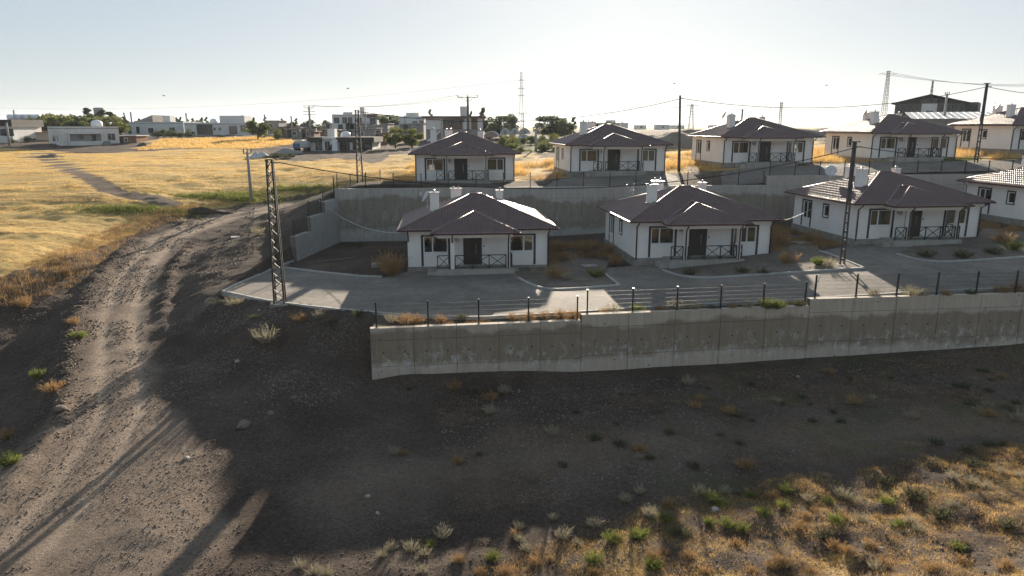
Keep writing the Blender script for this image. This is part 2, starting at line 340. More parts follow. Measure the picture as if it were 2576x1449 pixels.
def blk(name, x0, x1, y0, y1, z0, z1, mat, parent):
    M = Matrix.Translation(((x0 + x1) / 2, (y0 + y1) / 2, (z0 + z1) / 2)) @ Matrix.Diagonal((x1 - x0, y1 - y0, z1 - z0, 1))
    return place(bpy.data.objects.new(name, ubox(mat)), M, parent)
def bar(name, p0, p1, w, h, mat, parent):
    p0 = Vector(p0); p1 = Vector(p1); d = p1 - p0; L = d.length; d = d.normalized(); up = Vector((0, 0, 1)) if abs(d.z) < 0.95 else Vector((0, 1, 0))
    a = d.cross(up).normalized(); c = a.cross(d)
    M = Matrix.Translation((p0 + p1) / 2) @ Matrix((a, d, c)).transposed().to_4x4() @ Matrix.Diagonal((w, L, h, 1))
    return place(bpy.data.objects.new(name, ubox(mat)), M, parent)
def copy_tree(o, parent=None):
    c = o.copy(); COL.objects.link(c); c.parent = parent
    for ch in o.children: copy_tree(ch, c)
    return c

# ================================================================== TERRAIN
ROT = R(6.5)
# houses: front-wall middle (x, y), pad level z, rotation
HOUSES = [(-2.4, 50.8, 0.10, R(5.5)), (14.0, 51.4, 0.65, R(6.0)), (31.1, 54.2, 1.62, R(7.0)), (47.6, 56.5, 2.45, R(7.0)),
          (-4.8, 74.0, 4.55, R(6.5)), (11.1, 75.6, 5.4, R(6.6)), (27.8, 78.5, 6.15, R(6.6)), (44.9, 81.0, 6.55, R(6.6)), (62.4, 84.0, 7.4, R(6.6))]
HW, HD = 10.2, 9.3
def hcenter(h, back=HD / 2): return (h[0] - math.sin(h[3]) * back, h[1] + math.cos(h[3]) * back)
# front retaining wall: (x, y) along its face, top of each section
def on_top(px, py, z): p = P(px, py, z); return (p.x, p.y)
FW = [on_top(930, 828, 0.08), on_top(1463, 805, 0.14), on_top(2037, 769, 0.42), on_top(2576, 738, 0.80)]
dxe, dye = FW[3][0] - FW[2][0], FW[3][1] - FW[2][1]; ln = math.hypot(dxe, dye)
FW.append((FW[3][0] + dxe / ln * 22, FW[3][1] + dye / ln * 22))
FTOP = [0.10, 0.42, 0.80, 0.80]
RW = [(-16.0, 64.0), (-16 + 40.2, 64 + 40.2 * .105), (62.0, 64 + 78 * .105)]     # rear retaining wall
RTOP = [4.85, 5.72]
SIDE = [(-17.3, 55.0), (-16.9, 58.0), (-16.45, 61.0), (-16.0, 64.0)]; STOP = [1.9, 3.05, 4.0]

pad_pts = [(h[0], h[1] - 1, h[2]) for h in HOUSES[:4]] + [(hcenter(h)[0], hcenter(h)[1], h[2] + .03) for h in HOUSES[:4]]
pad_pts += [(FW[0][0], FW[0][1] + .6, -.05), (FW[1][0], FW[1][1] + .6, .08), (FW[1][0] + 6, FW[1][1] + 1.2, .25), (FW[2][0], FW[2][1] + .6, .45), (FW[2][0] + 5, FW[2][1] + 1.1, .68), (FW[3][0], FW[3][1] + .6, .75), (FW[4][0], FW[4][1], .85)]
pad_pts += [(-18.5, 44.3, -.05), (-14, 42.3, -.05), (-17.3, 55, 0), (-16, 64, .1), (-3, 65, .15), (8, 66, .5), (24, 68, 1.5), (50, 71, 2.9), (62, 72, 3.2), (58, 45, 1.2), (22.3, 46.6, 1.25)]
zpad = TPS(pad_pts, .01)
PADPOLY = [(-18.7, 44.2), (-14, 41.9), tuple(P(950, 792, -.05).xy)] + [FW[0]] + FW[1:] + [(66, 70), (62, RW[2][1] + .05)] + [(RW[0][0], RW[0][1] + .1)] + SIDE[::-1][1:]
LOWPOLY = [(p[0], p[1] + .12) if p in FW else p for p in PADPOLY]           # where the natural ground runs below the terrace
LOWPOLY = [(-18.75, 44.1), (-14.05, 41.8), (tuple(P(950, 792, -.05).xy)[0] - .05, tuple(P(950, 792, -.05).xy)[1] - .1)] + [(p[0], p[1] + .2) for p in FW] + [(66, 70), (62, RW[2][1] + .42)] + [(RW[0][0] + .1, RW[0][1] + .42)] + [(x + .05, y) for x, y in SIDE[::-1][1:]]

gp = []
def G(px, py, z): p = P(px, py, z); gp.append((p.x, p.y, z))
for a in [(933, 958, -2.7), (1090, 968, -2.9), (1465, 942, -2.85), (1750, 924, -2.8), (2036, 902, -2.7), (2300, 882, -2.5), (2576, 862, -2.25),
          (1288, 1200, -3.65), (1288, 1080, -3.3), (1800, 1080, -3.25), (2400, 1020, -2.9), (600, 1250, -3.6), (900, 1449, -4.0), (1288, 1449, -3.8), (1700, 1449, -3.4), (2100, 1449, -3.0), (2576, 1449, -2.5), (2300, 1250, -3.1), (1800, 1300, -3.45), (2576, 1200, -2.85), (900, 1150, -3.4),
          (300, 1050, -3.0), (150, 1300, -3.6), (0, 1400, -3.75), (300, 1449, -3.9), (290, 900, -2.2), (285, 820, -1.7), (280, 750, -1.2), (400, 610, .2), (560, 550, 1.3), (740, 500, 2.6), (1000, 455, 4.2), (620, 535, 1.75),
          (370, 900, -2.3), (390, 1050, -3.05), (360, 760, -1.1), (470, 720, -.5), (650, 600, 1.2), (520, 640, .4),
          (640, 778, -.25), (760, 792, -.30), (860, 806, -.30), (920, 822, -.35), (640, 870, -1.3), (520, 850, -1.4), (560, 950, -2.6), (800, 960, -2.4), (860, 880, -1.6), (600, 1060, -2.9), (720, 860, -1.4),
          (235, 800, -1.45), (240, 720, -.85), (100, 715, -.4), (0, 760, -.9), (280, 632, .2), (100, 900, -3.0), (200, 1000, -3.3), (170, 800, -2.0), (50, 1050, -3.9), (0, 1180, -4.0), (140, 1120, -3.6),
          (150, 600, 1.2), (0, 650, .8), (0, 560, 1.8), (440, 515, 2.5), (300, 540, 2.0), (150, 400, 5.2), (150, 480, 3.6), (450, 400, 5.3), (650, 460, 3.8), (800, 440, 4.5), (20, 375, 6.0), (210, 370, 6.2), (850, 382, 6.0), (950, 420, 5.0),
          (700, 350, 7.3), (360, 352, 7.3), (1000, 370, 6.4)]: G(*a)
gp += [(-17.8, 56, 1.2), (-17.4, 60, 2.3), (-17.2, 64, 3.7), (-19.5, 60, 1.7)]
gp += [(h[0], h[1], h[2]) for h in HOUSES[4:]] + [(hcenter(h, 9.6)[0], hcenter(h, 9.6)[1], h[2] + .1) for h in HOUSES[4:]]
for t in (0, .25, .5): gp.append((-16 + 78 * t, 64.8 + 78 * t * .105, 4.65 + .1 * t))
for t in (.62, .8, 1.0): gp.append((-16 + 78 * t, 64.8 + 78 * t * .105, 5.5 + (t - .6) * 1.6))
gp += [(15, 100, 6.2), (40, 105, 7.2), (70, 105, 8.2), (-10, 105, 5.6), (20, 140, 7.2), (60, 150, 8.6), (100, 150, 9.0), (90, 80, 8.0), (90, 40, 3), (70, 20, -1), (60, 8, -2), (30, 5, -2.6), (-10, 5, -3.6), (-40, 10, -4), (-70, 40, -1.2), (-80, 80, 3.2),
       (-120, 130, 5.8), (-120, 200, 7.8), (-60, 200, 7.8), (0, 200, 7.8), (60, 210, 9), (120, 210, 9.2), (-110, 30, -1.5), (100, 5, -1), (-90, 5, -4), (0, -10, -3.4), (80, 57, 3.8), (75, 70, 6.6)]
ztps = TPS(gp, .02)
def P2(px, py): return tuple(PS(px, py, lambda x, y: ztps(x, y)[0]).xy)
ROADC = [P2(20, 1400), P2(190, 1230), P2(305, 1050), P2(305, 900), P2(300, 800), P2(330, 700), P2(420, 612), P2(570, 549), P2(760, 500), P2(1000, 455), (0.0, 97.0), (22.0, 104.0), (60, 112)]
TRACKC = [P2(90, 385), P2(180, 430), P2(280, 480), P2(430, 515)]
ROAD2 = [P2(900, 1230), P2(1300, 1150), P2(1800, 1110), P2(2600, 1060)]
FIELD = [P2(-350, 770), P2(0, 695), P2(130, 658), P2(285, 612), P2(400, 552), P2(545, 522), P2(770, 482), P2(1000, 445), P2(1060, 432), P2(1050, 402), P2(930, 408), P2(830, 398), P2(740, 408), P2(640, 392), P2(620, 372), P2(440, 376), P2(200, 388), P2(60, 372), P2(-300, 380)]
FIELD2 = [P2(400, 352), P2(690, 345), P2(760, 360), P2(640, 375), P2(440, 372), P2(345, 378)]
LOCK = [(hcenter(h), 7.6) for h in HOUSES]
CUT = [P2(540, 512), P2(480, 522), P2(430, 535), P2(330, 590), P2(270, 622), P2(180, 668), P2(90, 712), P2(0, 752), P2(-120, 800)]
def ground_z(x, y):
    x = np.asarray(x, float); y = np.asarray(y, float)
    xc = np.clip(x, -125, 125); yc = np.clip(y, -12, 215)
    z = ztps(xc, yc)
    rr = np.hypot(x - xc, y - yc); z = z + (8.3 - z) * (1 - np.exp(-rr / 140.0))
    z = z - np.clip((y - 900) / 3000, 0, 1) * 2.0
    wl = 1.0
    dr = segdist(x, y, ROADC)
    onpad2 = inpoly(x, y, [(RW[0][0] - 1, RW[0][1]), (62, RW[2][1]), (75, 95), (-14, 88)])
    rm = np.clip((5.2 - dr) / 2.6, 0, 1) * (y > 20) * (y < 88) * (x < -8); rm = rm * rm * (3 - 2 * rm); z = z + rm * ((-3.65 + (y - 24) * .1116) - z)
    amp = np.where(onpad2, .25, 1.0) * np.where(dr < 2.2, .3, 1.0) * np.clip(segdist(x, y, FW) / 3.0, .15, 1) * np.where((x < -4) & (y < 34), .55, 1.0)
    de = segdist(x, y, PADPOLY[:4]); amp = amp * np.clip(de / 3.0, .2, 1); z = z - .17 * np.exp(-(de / 1.3) ** 2)
    z = z + amp * ((fbm(x * .35, y * .35, 3) - .47) * .55 + (fbm(x * 1.7, y * 1.7, 9, 3) - .44) * .20)
    near = np.exp(-((y - 22) / 9) ** 2) * np.clip((x - 2) / 9, 0, 1); z = z + near * ((fbm(x * .45, y * .6, 21, 3) - .45) * .7 + (fbm(x * 1.3, y * 1.7, 22, 3) - .44) * .42)
    # road: slight crown, wheel ruts, windrow of gravel on the outer edge
    z = z - .09 * np.exp(-((dr - .85) / .3) ** 2) * (y < 100)
    z = z + .28 * np.exp(-((dr - 2.55) / .4) ** 2) * ((y < 60) & (x < -18)) * (fbm(x * 1.1, y * 1.1, 5, 3) * 1.6)
    # cut bank below the field edge
    dc = segdist(x, y, CUT); z = z + .35 * np.exp(-(dc / 1.0) ** 2) * (fbm(x * .8, y * .8, 31, 3))
    return z
def ground_low(x, y):
    z = ground_z(x, y); ins = inpoly(x, y, LOWPOLY)
    return np.where(ins, np.minimum(z, zpad(x, y) - .5), z)
def lines(dense0, dense1, step, lo, hi, mids=(), g=1.16):
    a = list(np.arange(dense0, dense1 + 1e-6, step)); e = a[-1]; s = step
    for m_end, m_step in mids:
        while e < m_end: e += m_step; a.append(e)
        s = m_step
    while e < hi: s *= g; e += s; a.append(e)
    b = []; e = dense0; s = step
    while e > lo: s *= g; e -= s; b.append(e)
    return np.array(b[::-1] + a)
gx = lines(-42, 46, .32, -6000, 6000); gy = lines(14, 76, .27, -2500, 7000, mids=((150, .7), (210, 2.0)))
X, Y = np.meshgrid(gx, gy); Z = ground_low(X, Y)
nx, ny = len(gx), len(gy); idx = np.arange(nx * ny).reshape(ny, nx)
quads = np.stack([idx[:-1, :-1], idx[:-1, 1:], idx[1:, 1:], idx[1:, :-1]], -1).reshape(-1, 4)
me = np_mesh('ground', np.stack([X, Y, Z], -1), quads, GROUND, True)
zone = np.zeros((ny, nx, 4), np.float32); zone[..., 3] = 1
nz = fbm(X * .4, Y * .4, 11)
dr = segdist(X, Y, ROADC); wr = 2.0 + 5.0 * np.clip((33 - Y) / 10, 0, 1) * (X < -4)
road = np.clip((wr - dr) / .7 + (nz - .47) * 2.2, 0, 1) * (.60 - .12 * np.clip((34 - Y) / 6, 0, 1))
rut = np.exp(-((np.abs(dr) - .85) / .3) ** 2) * .55
road = np.clip(road + rut * (dr < 2), 0, 1)
road = np.maximum(road, np.clip(1.3 - segdist(X, Y, TRACKC) / 1.6 + (nz - .5), 0, 1) * .25)
r2 = segdist(X, Y, ROAD2); road = np.maximum(road, np.clip(1.2 - r2 / 2.6 + (nz - .47) * 1.2, 0, 1) * .26)
fieldm = (inpoly(X, Y, FIELD) | inpoly(X, Y, FIELD2)).astype(float)
fieldm *= np.clip((segdist(X, Y, TRACKC) - .9) / .6, 0, 1)
edge = np.clip(1 - segdist(X, Y, CUT) / 2.0, 0, 1) * .4
fg = np.clip((24.5 + .22 * (X - 4) - Y) / 2.5, 0, 1) * np.clip((X + 1) / 5, 0, 1)       # weedy bank near the viewer
fieldm = np.maximum(fieldm, fg * np.clip((nz - .42) * 3.2, 0, .5))
low = ((Y > 24) & (Y < 41) & (X > 6)); fieldm = np.maximum(fieldm, low * np.clip((nz - .52) * 2.2, 0, .30) * np.clip((X - 6) / 12, 0, 1))
up = inpoly(X, Y, [(-16, 72), (75, 82), (90, 120), (-20, 118)]); fieldm = np.maximum(fieldm, up * np.clip((nz - .30) * 4, 0, .85))
behind = (Y < 8); fieldm = np.maximum(fieldm, behind * .35)
far = np.clip((Y - 215) / 60, 0, 1); fieldm = np.maximum(fieldm, far * np.clip((fbm(X * .004, Y * .004, 40) - .40) * 5, 0, .7))
green = np.zeros_like(X)
GREENP = [P2(1255, 384), P2(1395, 384), P2(1400, 352), P2(1340, 346), P2(1270, 352)]
green = np.maximum(green, inpoly(X, Y, GREENP) * 1.0)
for c, r_ in ((P2(560, 498), 4), (P2(330, 525), 3.5), (P2(590, 490), 3), (P2(760, 475), 3), (P2(500, 508), 3), (P2(100, 482), 1.5), (P2(540, 412), 1.2)): green = np.maximum(green, np.clip(1.2 - np.hypot((X - c[0]) * .5, (Y - c[1]) * 1.0) / r_ * 1.6, 0, 1) * .5)
green = np.maximum(green, np.clip((Y - 260) / 100, 0, 1) * (X > 60) * .6)
green = np.maximum(green, low * np.clip((fbm(X * .5, Y * .5, 77) - .52) * 3, 0, .35))
zone[..., 0] = fieldm; zone[..., 1] = road; zone[..., 2] = green
ca = me.color_attributes.new('zone', 'FLOAT_COLOR', 'POINT'); ca.data.foreach_set('color', zone.reshape(-1))
props(link(bpy.data.objects.new('ground', me)), kind='structure')

def gz(x, y): return float(ground_low(np.array([x]), np.array([y]))[0])
def zp(x, y): return float(zpad(x, y)[0])
def resample(pts, step):
    out = []
    for a, b in zip(pts[:-1], pts[1:]):
        a = Vector(a[:2]); b = Vector(b[:2]); n = max(1, round((b - a).length / step))
        out += [tuple(a + (b - a) * (i / n)) for i in range(n)]
    return out + [tuple(pts[-1][:2])]
def smooth_path(pts, it=2):
    for _ in range(it):
        o = [pts[0]]
        for a, b in zip(pts[:-1], pts[1:]): o += [tuple(Vector(a[:2]) * .75 + Vector(b[:2]) * .25), tuple(Vector(a[:2]) * .25 + Vector(b[:2]) * .75)]
        pts = o + [pts[-1]]
    return pts
def sheet(name, poly, zf, off, mat, cell=.6, kind='structure', thick=0.0, bump=0.0):
    """a polygon laid on a surface, cut into cells so that it follows the slope"""
    bm = bmesh.new(); vs = [bm.verts.new((p[0], p[1], 0)) for p in resample(list(poly) + [poly[0]], cell)[:-1]]
    es = [bm.edges.new((vs[i], vs[(i + 1) % len(vs)])) for i in range(len(vs))]
    bmesh.ops.triangle_fill(bm, edges=es, use_beauty=True)
    for ax, rngv in ((0, [v.co.x for v in vs]), (1, [v.co.y for v in vs])):
        t = math.floor(min(rngv)) + .13
        while t < max(rngv):
            co = [0, 0, 0]; no = [0, 0, 0]; co[ax] = t; no[ax] = 1
            bmesh.ops.bisect_plane(bm, geom=bm.verts[:] + bm.edges[:] + bm.faces[:], plane_co=co, plane_no=no); t += 1.4
    if bm.faces and sum(f.normal.z for f in bm.faces) < 0: bmesh.ops.reverse_faces(bm, faces=bm.faces[:])
    xy = np.array([[v.co.x, v.co.y] for v in bm.verts]); z = zf(xy[:, 0], xy[:, 1]) + off
    if bump: z = z + (fbm(xy[:, 0] * 1.2, xy[:, 1] * 1.2, 15, 3) - .44) * bump
    for v, zz in zip(bm.verts, z): v.co.z = zz
    me = bpy.data.meshes.new(name); bm.to_mesh(me); bm.free(); me.materials.append(mat)
    me.polygons.foreach_set('use_smooth', [True] * len(me.polygons))
    return props(link(bpy.data.objects.new(name, me)), kind=kind)
# terrace soil with real relief
sheet('terrace', PADPOLY, lambda x, y: zpad(x, y), -.05, GROUND, 1.0, bump=.05)
def PP(px, py): p = PS(px, py, lambda x, y: zpad(x, y)[0]); return (p.x, p.y)
front_k = [PP(560, 735), PP(700, 765), PP(950, 791), PP(1130, 801), PP(1214, 801), PP(1457, 788), PP(1672, 774), PP(2034, 754), PP(2265, 742), PP(2576, 726)]
ex = (front_k[-1][0] + 8, front_k[-1][1] + 1.0)
h1_back = [PP(1302, 700), PP(1322, 712), PP(1358, 727), PP(1395, 731), PP(1470, 727), PP(1558, 720)]
h2_left = [PP(1558, 720), PP(1519, 690)]
h2_back = [PP(1668, 682), PP(1703, 695), PP(1760, 702), PP(1815, 700), PP(1930, 692), PP(2044, 685), PP(2172, 677)]
h3_left = [PP(2172, 677), PP(2062, 634)]
h3_back = [PP(2257, 641), PP(2300, 655), PP(2367, 662), PP(2450, 657), PP(2576, 648)]
bx = (h3_back[-1][0] + 8, h3_back[-1][1] + 1.0)
left_in = [PP(718, 676), PP(830, 689), PP(905, 697), PP(965, 699)]
left_out = [PP(737, 657), PP(650, 694), PP(560, 735)]
def fwall(h, lx, ly):   # house-local -> world
    c, s = math.cos(h[3]), math.sin(h[3]); return (h[0] + lx * c - ly * s, h[1] + lx * s + ly * c)
H1, H2, H3 = HOUSES[:3]
pave = front_k + [ex, bx] + h3_back[::-1] + [fwall(H3, 2.4, -1.75), fwall(H3, 2.4, 0), fwall(H3, -5.1, 0), PP(2062, 634)] + [PP(2172, 677)] + h2_back[::-1][1:] + [fwall(H2, -1.5, -1.75), fwall(H2, -1.5, 0), fwall(H2, -5.1, 0), fwall(H2, -7.2, -.3)] + [PP(1519, 690), PP(1558, 720)] + h1_back[::-1][1:] + [fwall(H1, 2.6, -1.75), fwall(H1, 2.4, 0), fwall(H1, -5.1, 0), PP(965, 699)] + left_in[::-1][1:] + [PP(737, 657), PP(650, 694)]
sheet('paved_road', pave, lambda x, y: zpad(x, y), .03, PAVE, .8)
def kerb(pts, label, zf=zp, top=.13, length=.78, width=.16, smooth=True):
    pts = [Vector(p[:2]) for p in (smooth_path(pts) if smooth else pts)]
    root = thing('kerb', None, None, (pts[0].x, pts[0].y, zf(*pts[0])), kind='structure'); root['label'] = label
    acc = 0; cur = pts[0].copy(); seg = [cur.copy()]; prev = cur; n = 0
    i = 1; pos = pts[0].copy(); start = pos.copy(); remaining = length
    while i < len(pts):
        d = pts[i] - pos
        if d.length < remaining: remaining -= d.length; pos = pts[i].copy(); i += 1; last = i >= len(pts)
        else: pos = pos + d.normalized() * remaining; remaining = length; last = False
        if remaining == length or (last and (pos - start).length > .25):
            u = (pos - start).normalized() * .012; a = start + u; b = pos - u; o = root.location
            za = zf(a.x, a.y) + top - .16 + random.uniform(-.012, .012); zb = zf(b.x, b.y) + top - .16 + random.uniform(-.012, .012)
            bar('kerb_stone', (a.x - o.x, a.y - o.y, za - o.z), (b.x - o.x, b.y - o.y, zb - o.z), width, .32, KERB, root); start = pos.copy()
    return root
def off(pts, d): return [(x + d[0], y + d[1]) for x, y in pts]
kerb(front_k[:5], 'pale kerb along the open edge of the paving beside the lattice pole')
kerb(front_k[4:] + [ex], 'kerb running behind the front fence and retaining wall')
kerb(h1_back, 'curved kerb around the weedy bed beside the first bungalow')
kerb(h2_left, 'short kerb at the driveway of the second bungalow', smooth=False)
kerb(h2_back, 'curved kerb around the bed in front of the second bungalow')
kerb(h3_left, 'short kerb beside the driveway and the dark steel pole', smooth=False)
kerb(h3_back + [bx], 'curved kerb around the bed in front of the third bungalow')
kerb(left_in, 'straight kerb between paving and bare yard of the first bungalow', smooth=False)
kerb(left_out, 'kerb from the low end of the stepped wall to the paving corner', smooth=False)
# garden beds inside the kerbs
b1 = smooth_path(h1_back) + [PP(1519, 690), fwall(H2, -6.5, 2.0), fwall(H1, 8.0, 3.0), fwall(H1, 5.15, 0), fwall(H1, 2.5, -.05), fwall(H1, 2.5, -1.7)]
b2 = smooth_path(h2_back) + [PP(2062, 634), fwall(H3, -7, 2), fwall(H2, 8, 3), fwall(H2, 5.15, 0), fwall(H2, 2.45, -.05), fwall(H2, 2.45, -1.75), fwall(H2, -1.5, -1.75)]
b3 = smooth_path(h3_back) + [bx, (bx[0], bx[1] + 6), fwall(H3, 8, 3), fwall(H3, 5.15, 0), fwall(H3, 2.45, -.05), fwall(H3, 2.45, -1.75), fwall(H3, -1.5, -1.75)]
for b in (b1, b2, b3): sheet('garden_bed', b, lambda x, y: zpad(x, y), .065, BED, .7, bump=.06)
# paving of the upper terrace
def rwy(x): return 64 + (x + 16) * .105
U1 = [(3.2, rwy(3.2) + 1.0), (16.3, rwy(16.3) + 1.0), (16.8, 73.5), fwall(HOUSES[5], 4.9, -.9), fwall(HOUSES[5], -5, -.9), (4.2, 71.5)]
U2 = [(20.2, rwy(20.2) + 1.2), (31, rwy(31) + 1.2), (45, rwy(45) + 1.2), (60, rwy(60) + 1.4), (60, 78.5), fwall(HOUSES[7], 5, -2.6), fwall(HOUSES[7], -5, -2.4), fwall(HOUSES[6], 5.5, -2.4), fwall(HOUSES[6], -5.5, -2.0), (21.5, 74)]
for u in (U1, U2): sheet('upper_paved_road', u, lambda x, y: ground_z(x, y), .10, PAVE, .8)

# ================================================================== BUNGALOW (prototype, front faces -Y, origin at front-wall middle on the ground)
EZ, OV, SL = 3.05, 0.58, 0.385
EX, EYF, EYB = HW / 2 + OV, -OV, HD + OV           # eave half width, front eave y, back eave y
HDP = (EYB - EYF) / 2; RH = EX - HDP; RZ = EZ + HDP * SL; YM = (EYF + EYB) / 2
def tile_slope(o, ud, vd, u_rng, vmax, rows=.36, wave=.215, amp=.028, step=.06):
    """o: eave origin, ud along the eave, vd up the slope (per unit of plan), u_rng(v)->(u0,u1)"""
    o = np.array(o, float); ud = np.array(ud, float); vd = np.array(vd, float)
    n = np.cross(ud, vd); n = n / np.linalg.norm(n); n = n if n[2] > 0 else -n
    u0, u1 = u_rng(0.0); us = np.arange(u0 - wave, u1 + wave, wave / 6); V = []; T = []; k = 0; v = 0.0; L = len(us); prev = None
    wv = amp * (np.abs(np.cos(np.pi * us / wave)) * 2 - 1)
    while v < vmax - 1e-4:
        v2 = min(v + rows, vmax); st = step if v > 0 else .012
        for vv, h in ((v, st), (v2 - (.04 if v2 < vmax else 0), 0.0)):
            a, b = u_rng(vv); uu = np.clip(us, a, b); V.append(o + uu[:, None] * ud + vv * vd + (wv + h)[:, None] * n)
        r0 = k * L; i = np.arange(L - 1)
        T.append(np.stack([r0 + i, r0 + i + 1, r0 + L + i + 1, r0 + L + i], 1))
        if prev is not None: T.append(np.stack([prev + i, prev + i + 1, r0 + i + 1, r0 + i], 1))
        prev = r0 + L; k += 2; v = v2
    V = np.concatenate(V); T = np.concatenate(T)
    f = V[T[0]]; 
    return V, T
def slope_obj(name, parent, *a, **k):
    V, T = tile_slope(*a, **k); me = np_mesh(name, V, T, ROOF, True); 
    return link(bpy.data.objects.new(name, me), parent)
def wall_open(mb, along, t0, t1, z0, z1, a0, a1, openings):
    """wall strip along x ('x': a=x, thickness in y t0..t1) or along y"""
    xs = sorted({a0, a1} | {v for o in openings for v in o[:2]})
    for p, q in zip(xs[:-1], xs[1:]):
        m = (p + q) / 2; cuts = sorted([(o[2], o[3]) for o in openings if o[0] < m < o[1]]); z = z0
        for c0, c1 in cuts + [(z1, z1)]:
            if c0 > z + 1e-4: mb.box(p, q, t0, t1, z, c0) if along == 'x' else mb.box(t0, t1, p, q, z, c0)
            z = c1
def window(parent, along, face, a0, a1, z0, z1, sash=(.5,), out=-1, trim_to=None, broken=None, curtain=None, trim=True, topcut=None):
    """face: outer wall plane coordinate; out: direction of outside along that axis"""
    def bx(mb, p, q, d0, d1, z, zz):
        lo, hi = sorted((face - out * d0, face - out * d1))
        mb.box(p, q, lo, hi, z, zz) if along == 'x' else mb.box(lo, hi, p, q, z, zz)
    fw = .055; f = MB()
    bx(f, a0, a0 + fw, .04, .12, z0, z1); bx(f, a1 - fw, a1, .04, .12, z0, z1); bx(f, a0 + fw, a1 - fw, .04, .12, z0, z0 + fw); bx(f, a0 + fw, a1 - fw, .04, .12, z1 - fw, z1)
    for s in sash: m = a0 + (a1 - a0) * s; bx(f, m - .045, m + .045, .035, .125, z0 + fw, z1 - fw)
    bx(f, a0 - .03, a1 + .03, -.05, .04, z0 - .05, z0 - .002)
    wd = f.build('window', PVC, parent)
    cuts = [a0 + fw] + [a0 + (a1 - a0) * s for s in sash] + [a1 - fw]
    for i, (p, q) in enumerate(zip(cuts[:-1], cuts[1:])):
        g = MB(); p += .046 * (i > 0); q -= .046 * (i < len(sash))
        if broken and i in broken:
            rnd = random.Random(i * 7 + 3); cx, cz = (p + q) / 2, (z0 + z1) / 2; ww, hh = (q - p) / 2, (z1 - z0) / 2 - fw
            n = 22; ring_o = []; ring_i = []
            for k in range(n):
                t = 2 * math.pi * k / n; c, s_ = math.cos(t), math.sin(t); m = 1 / max(abs(c), abs(s_)); ring_o.append((cx + ww * c * m, cz + hh * s_ * m))
                r = rnd.uniform(.55, .86) if k % 2 else rnd.uniform(.70, .93); ring_i.append((cx + ww * c * r * min(m, 1.15), cz + hh * s_ * r * min(m, 1.15)))
            d = face - out * .08
            for k in range(n):
                j = (k + 1) % n; pts = [ring_o[k], ring_o[j], ring_i[j], ring_i[k]]
                g.poly([(a, d, z) if along == 'x' else (d, a, z) for a, z in pts])
        else: bx(g, p, q, .075, .085, z0 + fw, z1 - fw)
        g.build('pane', GLASS, wd)
        if curtain and i in curtain: c = MB(); bx(c, p + .02, q - .02, .24, .26, z0 + .1, z1 + .05); c.build('curtain', curtain[i], wd)
    if trim:
        t = MB(); tw = .19; zb = trim_to if trim_to is not None else z0 - .12
        if trim_to is None: bx(t, a0 - .1, a1 + .1, -.035, 0, z0 - .14, z0 - .052); tw = .13
        bx(t, a0 - tw, a0 - .035, -.035, 0, zb, z1 + .13); bx(t, a1 + .035, a1 + tw, -.035, 0, zb, z1 + .13)
        e = a1 + .035 if topcut is None else topcut
        bx(t, a0 - .035, e, -.035, 0, z1 + .01, z1 + .13); t.build('window_trim', TRIM, parent)
    return wd
